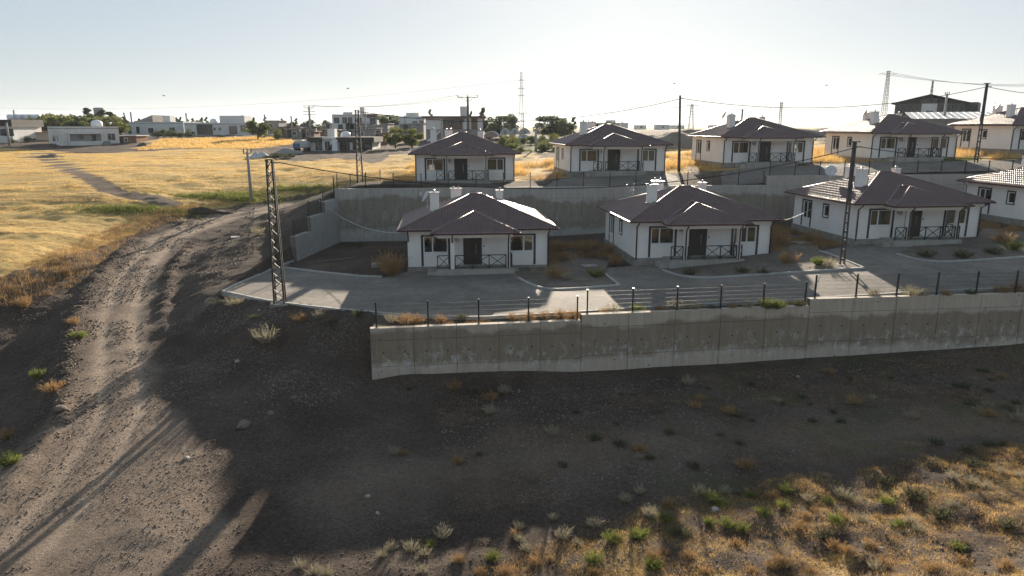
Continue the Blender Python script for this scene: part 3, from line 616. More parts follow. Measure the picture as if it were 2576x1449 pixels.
def bungalow(style):
    r = thing('bungalow', '', 'house')
    hw = HW / 2; th = .25; F0, TOP = .32, EZ - .08
    W1 = (-3.95, -2.25, 1.33, 2.50); W2 = (2.25, 3.95, 1.33, 2.50); DR = (-1.05, .15, .42, 2.60)
    LW = (6.55, 7.75, 1.05, 2.50); LS = (3.9, 4.55, 1.55, 2.45); BW = [(-3.6, -2.2, 1.33, 2.5), (1.8, 3.2, 1.33, 2.5)]
    m = MB()
    wall_open(m, 'x', 0, th, F0, TOP, -hw, hw, [W1, W2, DR]); wall_open(m, 'x', HD - th, HD, F0, TOP, -hw, hw, BW)
    wall_open(m, 'y', -hw, -hw + th, F0, TOP, th, HD - th, [LW, LS]); wall_open(m, 'y', hw - th, hw, F0, TOP, th, HD - th, [LW, LS])
    wl = m.build('wall', WALL, r)
    MB().box(-hw + th, hw - th, 3.6, 3.7, F0, TOP).box(-1.6, -1.5, th, 3.6, F0, TOP).box(.9, 1.0, th, 3.6, F0, TOP).build('inner_wall', INNER, r)
    MB().box(-hw + th, hw - th, th, HD - th, .26, F0 + .02).build('inner_floor', SLAB, r)
    p = MB(); e = .06; p.box(-hw - e, hw + e, -e, HD + e, -1.2, F0); p.build('plinth', PLINTH, r)
    b1_ = style.get('broken1'); b2_ = style.get('broken2')
    window(r, 'x', 0, *W1, sash=(.37,), trim_to=.36, broken=b1_, curtain=style.get('c1'), topcut=style.get('topcut'))
    window(r, 'x', 0, *W2, sash=(.60,), trim_to=.36, broken=b2_, curtain=style.get('c2'))
    window(r, 'y', -hw, *LW, sash=(.5,), trim_to=.36, curtain=style.get('c3')); window(r, 'y', -hw, *LS, sash=(), curtain=None)
    window(r, 'y', hw, *LW, sash=(.5,), out=1, trim_to=.36); window(r, 'y', hw, *LS, sash=(), out=1)
    for b in BW: window(r, 'x', HD, *b, out=1, trim_to=.36)
    d = MB().box(-1.05, .15, .02, .10, .42, 2.60).build('door', DOOR, r)
    dm = MB().box(-1.12, -1.05, -.03, .06, .42, 2.67).box(.15, .22, -.03, .06, .42, 2.67).box(-1.05, .15, -.03, .06, 2.60, 2.67).box(-.12, -.06, -.01, .02, .44, 2.58); dm.build('door_frame', TRIM, d)
    MB().tube([(-.22, -.04, 1.1), (-.22, -.04, 2.0)], .018, 8).box(-.23, -.21, -.04, .02, 1.18, 1.20).box(-.23, -.21, -.04, .02, 1.9, 1.92).build('handle', STEEL, d)
    k = MB()
    for zz in (.62, 1.2, 1.78): k.box(-.98, -.32, .005, .018, zz, zz + .5)
    k.build('door_panel', DOOR, d)
    mb_ = MB().box(-1.86, -1.5, -.16, 0, 2.2, 2.58).box(-1.8, -1.56, -.17, -.161, 2.3, 2.5).build('meter_box', BOX, r)
    MB().tube([(-1.6, -.03, 2.2), (-1.62, -.05, 2.05), (-1.45, -.04, 2.1), (-1.4, -.03, 2.3)], .012, 5).build('cable', CABLE, mb_)
    MB().box(.32, .40, -.05, 0, 1.72, 1.82).build('doorbell', IRON, r)
    MB().tube([(-1.75, -.06, .34), (-1.75, -.06, .8), (-1.6, -.1, .82)], .02, 6).box(-1.86, -1.62, -.14, -.02, .8, .86).build('standpipe', GALV, r)
    # roof
    rf = MB().box(-EX + .03, EX - .03, EYF + .03, EYB - .03, EZ - .10, EZ - .05).build('soffit', WALL, r)
    inv = 1 / 1.0
    slope_obj('roof_slope', r, (0, EYF, EZ), (1, 0, 0), (0, 1, SL), lambda v: (-EX + v, EX - v), HDP)
    slope_obj('roof_slope', r, (0, EYB, EZ), (1, 0, 0), (0, -1, SL), lambda v: (-EX + v, EX - v), HDP)
    slope_obj('roof_slope', r, (-EX, YM, EZ), (0, 1, 0), (1, 0, SL), lambda v: (-HDP + v, HDP - v), HDP)
    slope_obj('roof_slope', r, (EX, YM, EZ), (0, 1, 0), (-1, 0, SL), lambda v: (-HDP + v, HDP - v), HDP)
    apL, apR = Vector((-RH, YM, RZ)), Vector((RH, YM, RZ))
    for c, a in (((-EX, EYF), apL), ((-EX, EYB), apL), ((EX, EYF), apR), ((EX, EYB), apR)):
        MB().tube([(c[0], c[1], EZ + .02), tuple(a + Vector((0, 0, .02)))], .075, 8).build('hip_cap', ROOF, r, True)
    MB().tube([tuple(apL + Vector((-.05, 0, .03))), tuple(apR + Vector((.05, 0, .03)))], .085, 8).build('ridge_cap', ROOF, r, True)
    gw = .11
    for a, b in (((-EX - .05, EYF - .05), (EX + .05, EYF - .05)), ((-EX - .05, EYB + .05), (EX + .05, EYB + .05)), ((-EX - .05, EYF), (-EX - .05, EYB)), ((EX + .05, EYF), (EX + .05, EYB))):
        bar('gutter', (*a, EZ - .035), (*b, EZ - .035), gw, .11, PIPE, r)
    # porch
    px0, px1, pyf = -3.35, 2.75, -2.02; pc = (px0 + px1) / 2; ph = (px1 - px0) / 2; pz = EZ - .07; pa = pz + ph * SL; yb = EYF + (pa - EZ) / SL
    slope_obj('porch_roof_slope', r, (pc, pyf, pz), (1, 0, 0), (0, 1, SL), lambda v: (-ph + v, ph - v), ph)
    ye = EYF + (pz - EZ) / SL
    slope_obj('porch_roof_slope', r, (px0, 0, pz), (0, 1, 0), (1, 0, SL), lambda v: (pyf + v, max(ye + v + .12, pyf + v + .1)), ph)
    slope_obj('porch_roof_slope', r, (px1, 0, pz), (0, 1, 0), (-1, 0, SL), lambda v: (pyf + v, max(ye + v + .12, pyf + v + .1)), ph)
    ap = (pc, pyf + ph, pa + .02)
    for c in (px0, px1): MB().tube([(c, pyf, pz + .02), ap], .06, 8).build('hip_cap', ROOF, r, True)
    MB().tube([ap, (pc, yb + .1, pa + .02)], .065, 8).build('ridge_cap', ROOF, r, True)
    for c in (px0, px1): MB().bar((c, ye, pz + .035), (pc, yb, pa + .035), .16, .03).build('valley_flashing', ROOF, r)
    bar('gutter', (px0 - .05, pyf - .05, pz - .03), (px1 + .05, pyf - .05, pz - .03), .11, .11, PIPE, r)
    for c, s in ((px0 - .05, -1), (px1 + .05, 1)): bar('gutter', (c, pyf, pz - .03), (c, EYF - .11, pz - .03), .11, .11, PIPE, r)
    MB().box(px0 + .04, px1 - .04, pyf + .04, EYF + .02, pz - .09, pz - .05).build('porch_soffit', WALL, r)
    bl, br, byf = -2.95, 2.32, -1.62
    MB().box(bl, br, byf, byf + .28, 2.62, pz - .092).box(bl, bl + .25, byf + .28, 0, 2.62, pz - .092).box(br - .25, br, byf + .28, 0, 2.62, pz - .092).build('porch_beam', WALL, r)
    for cx in (-1.93, 2.0): MB().box(cx - .13, cx + .13, byf + .01, byf + .27, .42, 2.62).build('column', WALL, r)
    MB().box(bl - .12, br + .12, byf - .14, -.062, -1.0, .42).build('porch_slab', SLAB, r)
    MB().box(bl - .75, bl - .121, byf + .1, -.07, -1.0, .21).build('step', SLAB, r)
    MB().box(br - .1, br + .5, byf + .3, -.07, -1.0, .15).build('side_block', SLAB, r)
    # railing: cross-braced panels
    def rail(pts, n, p0=True, p1=True):
        a, b = Vector((*pts[0], .42)), Vector((*pts[1], .42)); zb, zt = Vector((0, 0, .12)), Vector((0, 0, .98))
        q = MB().bar(a + zt, b + zt, .06, .055).bar(a + zb, b + zb, .05, .05)
        for i in range(n + 1):
            if (i == 0 and not p0) or (i == n and not p1): continue
            p = a + (b - a) * (i / n); q.bar(p, p + zt, .06)
        for i in range(n):
            u0 = a + (b - a) * (i / n); u1 = a + (b - a) * ((i + 1) / n); q.bar(u0 + zb, u1 + zt, .042); q.bar(u0 + zt, u1 + zb, .042)
        q.build('railing', IRON, r)
    yr = byf - .04
    rail(((bl - .02, yr), (-2.12, yr)), 1); rail(((-1.74, yr), (1.82, yr)), 3); rail(((2.25, yr + .1), (2.25, -.12)), 2)
    # downpipes
    def pipe(pts): MB().tube(pts, .05, 8).build('downpipe', PIPE, r, True)
    full = lambda x, y0, y1, z0, zb: [(x, y0, z0), (x, y0, z0 - .12), (x, y1, z0 - .42), (x, y1, zb)]
    sx = style.get('short_pipe')
    pipe(full(-hw + .06, EYF - .03, -.09, EZ - .05, 2.15 if sx else .2)); pipe(full(hw - .06, EYF - .03, -.09, EZ - .05, .2))
    pipe(full(-1.93, pyf - .03, byf - .06, pz - .05, 2.3 if sx else .30)); pipe(full(2.0, pyf - .03, byf - .06, pz - .05, .30))
    pipe(full(-hw + .06, EYB + .03, HD + .09, EZ - .05, .2)); pipe(full(hw - .06, EYB + .03, HD + .09, EZ - .05, .2))
    # chimneys
    for cx, cy, w_, d_, top, vents in ((-3.15, 2.95, .66, .62, 5.38, 1), (-1.45, 7.0, .84, .6, 5.32, 2), (2.0, 6.2, .52, .52, 5.22, 1)):
        zr = EZ + SL * min(EX - abs(cx) - w_ / 2, cy + OV - d_ / 2, EYB - cy - d_ / 2) - .1
        ch = MB().box(cx - w_ / 2, cx + w_ / 2, cy - d_ / 2, cy + d_ / 2, zr, top).build('chimney', WALL, r)
        MB().box(cx - w_ / 2 - .06, cx + w_ / 2 + .06, cy - d_ / 2 - .06, cy + d_ / 2 + .06, top, top + .035).build('cap', GALV, ch)
        MB().box(cx - w_ / 2 - .035, cx + w_ / 2 + .035, cy - d_ / 2 - .035, cy + d_ / 2 + .035, zr, zr + .22).build('flashing', ROOF, ch)
        for i in range(vents):
            vx = cx + (i - (vents - 1) / 2) * .42
            MB().lathe([(.06, 0), (.06, .12), (.12, .13), (.12, .16), (.03, .22)], 10, (vx, cy, top + .034)).build('vent', GALV, ch, True)
    return r
W_ = CURT_W
protoA = bungalow({})
house_styles = {0: dict(broken1={1}, broken2={0}, short_pipe=True, topcut=-3.2),
                2: dict(c1={1: CURT_Y}, c2={0: CURT_G}), 5: dict(c1={0: CURT_Y, 1: CURT_Y}, c2={0: CURT_G, 1: CURT_G}), 6: dict(c1={0: CURT_Y}, c2={0: CURT_Y, 1: CURT_W})}
HLAB = ['white bungalow with smashed front windows and a cut-off downpipe beside the lattice pole yard',
        'white bungalow between the smashed-window bungalow and the dark steel pole',
        'white bungalow directly behind the tall dark steel ladder pole, with green curtain',
        'white bungalow on the lower terrace past the one with the steel pole',
        'white bungalow above the rear wall by the stubble field, end of the upper row',
        'upper-row bungalow with pale green curtains in one window',
        'upper-row bungalow in front of the gravel mounds, with ochre curtains',
        'upper-row bungalow standing right in front of the long metal-roofed hall',
        'upper-row bungalow behind the tall tapered power pole beyond the hall-front bungalow']
roots = []
for i, h in enumerate(HOUSES):
    o = protoA if i == 1 else (bungalow(house_styles[i]) if i in house_styles else copy_tree(protoA))
    o.location = (h[0], h[1], h[2]); o.rotation_euler = (0, 0, h[3]); props(o, HLAB[i], 'house', 'bungalows in two rows'); roots.append(o)

# ================================================================== RETAINING WALLS AND FENCES
JOINT = pm('dark_joint', (.20, .17, .14), (.15, .125, .10), 2, .95)
def rwall(name, label, pts, tops, bots, mat, th=.36, pw=2.45, rows=(0, .30, .78, 1.0), holes=0, hole_h=.5):
    o0 = Vector((pts[0][0], pts[0][1], bots[0])); root = thing(name, label, 'wall', o0)
    for (a, b, zt, zb) in zip(pts[:-1], pts[1:], tops, bots):
        a = Vector((*a, 0)); b = Vector((*b, 0)); d = (b - a); L = d.length; d.normalize(); nrm = Vector((d.y, -d.x, 0))
        back = a - nrm * th / 2
        c0 = a - nrm * (th * .5 + .02); c1 = b - nrm * (th * .5 + .02); zc = (zt + zb - .8) / 2
        bar('wall_core', c0 + Vector((0, 0, zc)) - o0, c1 + Vector((0, 0, zc)) - o0, th - .04, zt - .03 - zb + .8, JOINT, root)
        n = max(1, round(L / pw)); w_ = L / n
        for i in range(n):
            p = a + d * (i * w_ + .016); q = a + d * ((i + 1) * w_ - .016)
            for r0, r1 in zip(rows[:-1], rows[1:]):
                z0 = zb - .8 if r0 == 0 else zb + (zt - zb) * r0 + .012; z1 = zb + (zt - zb) * r1 - (.012 if r1 < 1 else 0)
                jt = random.uniform(-.008, .008); dep = th if r1 == 1 else .12
                m = -nrm * (dep / 2 + jt); bar('concrete_panel', p + m + Vector((0, 0, (z0 + z1) / 2)) - o0, q + m + Vector((0, 0, (z0 + z1) / 2)) - o0, dep, z1 - z0, mat, root)
            if holes:
                for t in (.28, .78):
                    c = p + d * (w_ * t) + Vector((0, 0, zb + (zt - zb) * hole_h + random.uniform(-.05, .05))) - o0
                    h_ = bar('weep_hole', c + nrm * .012, c - nrm * .05, .075, .075, IRON, root)
    return root
rwall('retaining_wall', 'long stained concrete wall below the front fence, stepping up twice', FW, FTOP, [-2.9, -2.9, -2.8, -2.5], CW_FRONT, holes=1, hole_h=.55)
rwall('retaining_wall', 'tall stained concrete wall between the lower and upper bungalow rows', RW, RTOP, [.0, 1.2], CW_REAR, th=.4, holes=1, hole_h=.62)
rwall('retaining_wall', 'short concrete wall stepping down from the rear wall beside the road', [(x + .42, y) for x, y in SIDE], STOP, [-.3, -.2, -.1], CW_SIDE, th=.50, pw=3.0, rows=(0, .5, 1.0))

pmesh = {}
def wire_panel_mesh(w_, h_):
    k = (round(w_, 2), round(h_, 2))
    if k in pmesh: return pmesh[k]
    m = MB(); n = int(w_ / .055)
    for i in range(n + 1): x = w_ * i / n; m.bar((x, 0, .04), (x, 0, h_ - .02), .005)
    for z in np.linspace(.06, h_ - .06, 6): m.bar((0, .008, z), (w_, .008, z), .005, .005); m.bar((0, -.008, z), (w_, -.008, z), .005, .005)
    pmesh[k] = m.mesh('wire_panel', WIREM); return pmesh[k]
def fence(label, pts, zs, step=2.55, h=1.28, start=.35, end=.2, group=None, post_w=.075):
    a = Vector((pts[0][0], pts[0][1], zs[0])); b = Vector((pts[1][0], pts[1][1], zs[1])); d = b - a; L = d.length; d.normalize()
    root = thing('fence', label, 'fence', a, group=group); t = start; prev = None
    n = max(1, round((L - start - end) / step)); st = (L - start - end) / n
    for i in range(n + 1):
        p = d * (start + st * i)
        po = bar('post', p, p + Vector((0, 0, h + .05)), post_w, post_w, POSTM, root)
        bar('post_cap', p + Vector((0, 0, h + .048)), p + Vector((0, 0, h + .07)), post_w + .015, post_w + .015, POSTM, po)
        blk('base_plate', p.x - .09, p.x + .09, p.y - .09, p.y + .09, p.z - .01, p.z + .015, PLINTH, po)
        if prev is not None:
            q = p - prev; me = wire_panel_mesh(st - .06, h); o = bpy.data.objects.new('wire_panel', me)
            ang = math.atan2(q.y, q.x); M = Matrix.Translation(prev + q.normalized() * .03) @ Matrix.Rotation(ang, 4, 'Z'); place(o, M, root)
        prev = p
    return root
def inset(p, q, d=.18):
    v = Vector(q) - Vector(p); v.normalize(); n = Vector((-v.y, v.x)); return (Vector(p) + n * d, Vector(q) + n * d)
fl = ['dark mesh fence on the lowest section of the front wall, by the bare slope', 'dark mesh fence on the middle section of the front wall', 'dark mesh fence on the highest section of the front wall']
for i in range(3):
    a, b = inset(FW[i], FW[i + 1] if i < 2 else FW[4]); fence(fl[i], (a, b), (FTOP[i], FTOP[i]))
rl = ['dark mesh fence along the rear wall below the upper row', 'dark mesh fence on the raised end of the rear wall']
for i in range(2):
    a, b = inset(RW[i], RW[i + 1]); fence(rl[i], (a, b), (RTOP[i], RTOP[i]))
for i in range(3):
    a, b = SIDE[i], SIDE[i + 1]; mo = .18; fence(['small mesh fence panel on the lowest step of the stepped wall', 'small mesh fence panel on the middle step of the stepped wall', 'small mesh fence panel on the top step of the stepped wall'][i], ((a[0] + mo, a[1]), (b[0] + mo, b[1])), (STOP[i], STOP[i]), 2.6, 1.25, .25, .25)
fence('mesh fence run leaving the rear wall corner along the road', ((-16.2, 64.3), (-13.4, 73.5)), (4.55, 4.6), 2.6, 1.3)

# ================================================================== POLES AND CABLES
def lattice_pole(label, base, h, wb, wt, nseg, dx=0.0):
    root = thing('lattice_pole', label, 'pole', base, R(8)); t = .08
    c = lambda k, z: (wb + (wt - wb) * z / h) / 2 * Vector(((-1, -1, 0), (1, -1, 0), (1, 1, 0), (-1, 1, 0))[k]) * 1.0 + Vector((dx * z / h, 0, z))
    for k in range(4): bar('leg', c(k, -.5), c(k, h), t * 1.25, t * 1.25, LATT, root)
    for f_ in range(4):
        a, b = f_, (f_ + 1) % 4
        for i in range(nseg):
            z0, z1 = h * i / nseg, h * (i + 1) / nseg
            p, q = (c(a, z0), c(b, z1)) if (i + f_) % 2 == 0 else (c(b, z0), c(a, z1)); bar('brace', p, q, .04, .04, LATT, root)
    blk('top_plate', dx - wt * .75, dx + wt * .75, -wt * .75, wt * .75, h, h + .06, LATT, root)
    bar('bracket', (dx, 0, h - .1), (dx + .5, -.05, h - .15), .06, .06, LATT, root)
    blk('footing', -wb * .9, wb * .9, -wb * .9, wb * .9, -.9, .12, PLINTH, root); return root
L1 = P(705, 766, -.1); L1t = PY(680, 403, L1.y); lattice_pole('tall steel lattice pole standing at the corner of the paving', L1, L1t.z - L1.z, .58, .30, 17, 0)
L2 = Vector((PY(907, 474, 68.6).x, 68.6, 4.3)); L2t = PY(895, 278, 68.6); lattice_pole('steel lattice pole behind the rear wall corner at the road', L2, L2t.z - L2.z, .55, .28, 14, 0)
def post_pole(label, base, top_z, r0, r1, mat, arm=None, name='power_pole', lad=False, n=10, lean=0, group=None):
    root = thing(name, label, 'pole', base, group=group); h = top_z - base[2]
    MB().tube([(0, 0, -.6), (lean, 0, h)], r0, n, r1).build('shaft', mat, root, True)
    if arm:
        bar('crossarm', (lean - arm / 2, 0, h - .15), (lean + arm / 2, 0, h - .15), .1, .1, mat, root)
        for x in (-arm / 2 + .05, 0, arm / 2 - .05): MB().lathe([(.05, -.1), (.09, 0), (.05, .12), (.1, .2), (.05, .34)], 8, (lean + x, 0, h)).build('insulator', mat, root, True)
        if arm > 1.6:
            for s in (-1, 1): bar('strut', (lean, 0, h - 1.0), (lean + s * arm * .36, 0, h - .18), .07, .07, mat, root)
    else: bar('hook', (lean, 0, h - .25), (lean + .3, -.05, h - .3), .06, .06, mat, root)
    return root
def ladder_pole(label, base, top_z, w0, w1):
    root = thing('ladder_pole', label, 'pole', base); h = top_z - base[2]
    for s in (-1, 1): bar('rail', (s * w0 / 2, 0, -.6), (s * w1 / 2, 0, h), .08, .13, POLED, root)
    bar('web_plate', (0, 0, h * .52), (0, 0, h - .05), w0 * .55, .06, POLED, root)
    n = int(h / .62)
    for i in range(n): z = .4 + i * .62; w_ = w0 + (w1 - w0) * z / h; bar('batten', (-w_ / 2, 0, z), (w_ / 2, 0, z), .13, .14, POLED, root)
    blk('top_plate', -.32, .32, -.1, .1, h - .02, h + .05, POLED, root); bar('bracket', (.1, 0, h - .3), (.5, -.05, h - .32), .06, .06, POLED, root)
    blk('footing', -.4, .4, -.4, .4, -.8, .06, PLINTH, root); return root
R1b = PS(2118, 667, lambda x, y: zpad(x, y)[0]); R1t = PY(2147, 357, R1b.y); ladder_pole('dark steel ladder pole standing at the driveway kerb', R1b, R1t.z, .28, .14)
U1b = PY(1708, 436, 77.0); U1b.z = gz(U1b.x, U1b.y); U1t = PY(1711, 240, 77); post_pole('slim dark pole between two upper-row bungalows, carrying the cable', U1b, U1t.z, .17, .11, POLED, lean=U1t.x - U1b.x)
U2b = PY(2456, 402, 77.5); U2b.z = gz(U2b.x, U2b.y); U2t = PY(2478, 210, 77.5); ladder_pole('tall dark tapered pole by the raised end of the rear wall', U2b, U2t.z, .34, .16)
def gbase(px, py, Y): p = PY(px, py, Y); p.z = gz(p.x, p.y); return p
c1 = P2(633, 506); C1b = Vector((c1[0], c1[1], gz(*c1))); post_pole('plain concrete pole at the field edge by the road', C1b, PY(622, 382, C1b.y).z, .19, .13, POLEC, .9, lean=PY(622, 382, C1b.y).x - C1b.x)
T1 = gbase(1178, 340, 150); post_pole('tall T-top power pole in front of the brown two-storey house', T1, PY(1175, 243, 150).z, .32, .2, POLED, 4.2)
T2 = gbase(781, 331, 185); tp = post_pole('village pole with transformer box and stacked crossarms', T2, PY(781, 268, 185).z, .34, .22, POLEC, 2.6)
ht = PY(781, 268, 185).z - T2.z
for z in (ht - 1.2, ht - 2.0, ht - 5.4): bar('crossarm', (-1.6, 0, z), (1.6, 0, z), .12, .12, POLED, tp)
blk('transformer', -1.7, -.3, -.5, .5, ht - 5.4, ht - 4.1, POLED, tp); blk('cabinet', .2, 1.6, -.6, .3, -.2, 2.4, POLEC, tp)
for i, (px, pb, pt, Y_, arm, lab) in enumerate([(25, 369, 308, 150, None, 'concrete pole beside the white house with dark roof band'), (1348, 380, 324, 120, 1.0, 'short concrete pole among the green bushes'), (1112, 358, 300, 128, 1.0, 'concrete pole beside the yard of the brown two-storey house'),
        (668, 330, 288, 210, None, 'thin pole behind the round roadside tree'), (735, 335, 292, 200, None, 'thin pole among the low village sheds'), (325, 322, 283, 230, None, 'thin pole leaning over the white village house with the sloped roof'), (333, 322, 282, 230, None, 'thin pole next to the leaning pole behind the sloped-roof house'),
        (472, 330, 284, 220, None, 'thin pole above the long white village house'), (183, 332, 286, 225, None, 'thin pole rising from the village trees'), (41, 325, 277, 240, None, 'thin pole behind the pale blue village building'), (922, 350, 286, 165, 1.0, 'concrete pole in front of the white two-storey house'),
        (1020, 320, 290, 210, None, 'thin pole between the far white houses'), (1865, 318, 275, 190, None, 'thin pole behind the bungalow by the gravel mounds'), (2372, 320, 236, 130, .8, 'concrete pole in front of the dark factory gable')]):
    b = gbase(px, pb, Y_); post_pole(lab, b, PY(px, pt, Y_).z, .17 + Y_ / 2000, .11 + Y_ / 2000, POLEC if i not in (12,) else POLED, arm, lean={325: -1.2}.get(px, 0))
def pylon(label, px, pb, pt, Y_, wb, wt, seg, arms=(), th=.14, lean=0):
    b = gbase(px, pb, Y_); top = PY(px, pt, Y_).z; h = top - b.z; root = thing('pylon', label, 'pylon', b)
    m = MB(); s_ = lambda z: wb + (wt - wb) * min(1, max(0, z) / (h * .92)) ** .8
    c = lambda k, z: Vector(((-1, -1, 0), (1, -1, 0), (1, 1, 0), (-1, 1, 0))[k]) * (s_(z) / 2) + Vector((lean * z / h, 0, z))
    for k in range(4):
        for i in range(seg): m.bar(c(k, h * i / seg - (.8 if i == 0 else 0)), c(k, h * (i + 1) / seg), th)
    m.build('legs', LATT, root)['kind'] = 'stuff'; m = MB()
    for f_ in range(4):
        for i in range(seg):
            z0, z1 = h * i / seg, h * (i + 1) / seg; a, d_ = f_, (f_ + 1) % 4
            m.bar(c(a, z0), c(d_, z1), th * .6); m.bar(c(d_, z0), c(a, z1), th * .6)
    m.build('lattice', LATT, root)['kind'] = 'stuff'
    for fz, aw in arms:
        q = MB(); z = h * fz; q.bar((lean * fz - aw / 2, 0, z), (lean * fz + aw / 2, 0, z), th * 1.1); q.bar((lean * fz - aw / 2, 0, z), (lean * fz, 0, z + aw * .16), th * .7); q.bar((lean * fz + aw / 2, 0, z), (lean * fz, 0, z + aw * .16), th * .7); q.build('crossarm', LATT, root)
    return root, b, h
m1 = pylon('very tall slim lattice mast with a pointed tip behind the village', 1311, 322, 181, 330, 2.3, .7, 19, ((.60, 3.0), (.72, 3.0), (.86, 2.6)), .13)
m1b = pylon('short telecom mast with antennas beside the tall mast', 1314, 322, 284, 300, 1.4, 1.0, 7, ((.55, 3.2), (.95, 4.4)), .14)
m2 = pylon('T-shaped lattice pylon beyond the gravel mounds', 1738, 319, 262, 330, 2.4, .9, 9, ((.94, 5.4),), .13)
m3 = pylon('narrow lattice pole with small crossarm behind the mound bungalow', 1961, 322, 257, 210, .75, .5, 14, ((.97, 1.5),), .07)
m4 = pylon('big leaning lattice pylon with flat crossarm beside the factory hall', 2222, 300, 178, 165, 1.25, .5, 17, ((.95, 4.0),), .055, lean=0)
m5 = pylon('distant pylon peeking over the factory gable', 2335, 300, 203, 420, 2.8, .6, 12, ((.70, 4.6), (.45, 5.4)), .16)

def cable(label, a, b, sag, r=.022, n=24, name='power_cable', cat='cable', mat=CABLE, group=None):
    a = Vector(a); b = Vector(b); pts = []
    for i in range(n + 1):
        t = i / n; p = a + (b - a) * t; p.z -= sag * 4 * t * (1 - t); pts.append(p - a)
    o = MB().tube(pts, r, 5).build(name, mat); o.location = a; return props(o, label, cat, group)
up = Vector((.45, -.05, -.12))
cable('thick cable from the corner lattice pole to the driveway ladder pole', L1t + up, R1t + Vector((.4, 0, -.3)), 2.05, .028)
cable('thick cable from the driveway ladder pole towards the last lower bungalow', R1t + Vector((.4, 0, -.3)), PY(2700, 388, 58), .55, .026)
cable('cable from the wall-corner lattice pole to the slim upper pole', L2t + up, U1t + Vector((.2, 0, -.3)), 1.55, .03)
cable('cable from the slim upper pole to the tapered upper pole', U1t + Vector((.2, 0, -.3)), U2t + Vector((.2, 0, -.35)), 1.5, .03)
cable('cable leaving the tapered upper pole to the open side', U2t + Vector((.4, 0, -.35)), PY(2760, 232, 84), .5, .03)
cable('pale service wire from the rear wall corner to the first bungalow', (-17.1, 63.2, 3.9), fwall(HOUSES[0], -5.6, -.3) + (2.95,), .75, .018, mat=GALV)
cable('service wire sagging between second and third lower bungalow', fwall(HOUSES[1], 5.6, -.4) + (3.55,), fwall(HOUSES[2], -5.15, 5.5) + (3.9,), .12, .016, mat=GALV)
mt = m1[1]; mh = m1[2]
for i, fz in enumerate((.60, .72, .86)):
    cable(['lowest', 'middle', 'topmost'][i] + ' high line running from the tall mast over the village', (mt.x - 1.6, mt.y, mt.z + mh * fz), PY(-120, 300 - i * 17, 420), 6, .035)
    cable(['lowest', 'middle', 'topmost'][i] + ' high line running from the tall mast to the flat-arm pylons', (mt.x + 1.6, mt.y, mt.z + mh * fz), (m2[1].x - 2.6 + i * 2.6, m2[1].y, m2[1].z + m2[2] * .95), 5, .035)
for i, x in enumerate((-2.0, 0, 2.0)):
    cable(['near', 'middle', 'far'][i] + '-arm line between T-shaped and leaning pylon', (m2[1].x - 2.6 + i * 2.6, m2[1].y, m2[1].z + m2[2] * .95), (m4[1].x + x, m4[1].y, m4[1].z + m4[2] * .955), 4.5, .03)
    cable(['near', 'middle', 'far'][i] + '-arm line leaving the leaning pylon to the open side', (m4[1].x + x, m4[1].y, m4[1].z + m4[2] * .955), PY(2760, 196 + i * 4, 200), 2, .03)
for i, x in enumerate((-2.0, 0, 2.0)):
    cable(['near', 'middle', 'far'][i] + ' wire between T-top pole and transformer pole', (T1.x + x, T1.y, PY(1175, 243, 150).z + .3), (T2.x + x * .6, T2.y, PY(781, 268, 185).z + .3), 1.2, .022)

# satellite dishes
def dish(label, loc, rz, tilt, s=.45):
    root = thing('satellite_dish', label, 'satellite dish', loc, rz)
    MB().tube([(0, 0, -.6), (0, 0, .35)], .025, 6).build('mast', DISH, root)
    m = MB(); b = [(.02, .0)] + [(s * t, .32 * s * t * t) for t in (.25, .5, .75, 1.0)] ; pr = b + [(s * .98, .32 * s + .012), (s * .5, .08 * s + .02), (.02, .02)]
    m.lathe(pr, 18); o = m.build('reflector', DISH, root, True); o.matrix_basis = Matrix.Translation((0, .06, .45)) @ Matrix.Rotation(-tilt, 4, 'X')
    fx = Vector((0, math.sin(tilt), math.cos(tilt))) * (s * 1.15) + Vector((0, .06, .45))
    MB().tube([(0, .05, .05), tuple(fx)], .018, 6).build('arm', DISH, root); MB().tube([tuple(fx), tuple(fx + Vector((0, .02, .12)))], .05, 8).build('receiver', DISH, root); return root
def hloc(h, lx, ly, lz): return fwall(h, lx, ly) + (h[2] + lz,)
for hi, lx, ly, lz, rz, lab in [(0, -3.75, 6.3, 4.25, 100, 'satellite dish behind the chimney of the smashed-window bungalow'), (1, -3.3, 7.4, 4.2, 70, 'satellite dish behind the chimneys of the second lower bungalow'), (2, -3.0, 7.6, 4.5, 150, 'white satellite dish behind the bungalow at the dark steel pole'),
        (6, -2.75, 5.6, 4.9, 60, 'satellite dish on the roof in front of the gravel mounds'), (7, -2.9, 5.0, 4.9, 60, 'satellite dish on the bungalow roof before the metal hall'), (8, -2.9, 5.0, 4.9, 60, 'satellite dish on the farthest upper-row roof')]:
    dish(lab, hloc(HOUSES[hi], lx, ly, lz), R(rz) + HOUSES[hi][3], R(62), .48)

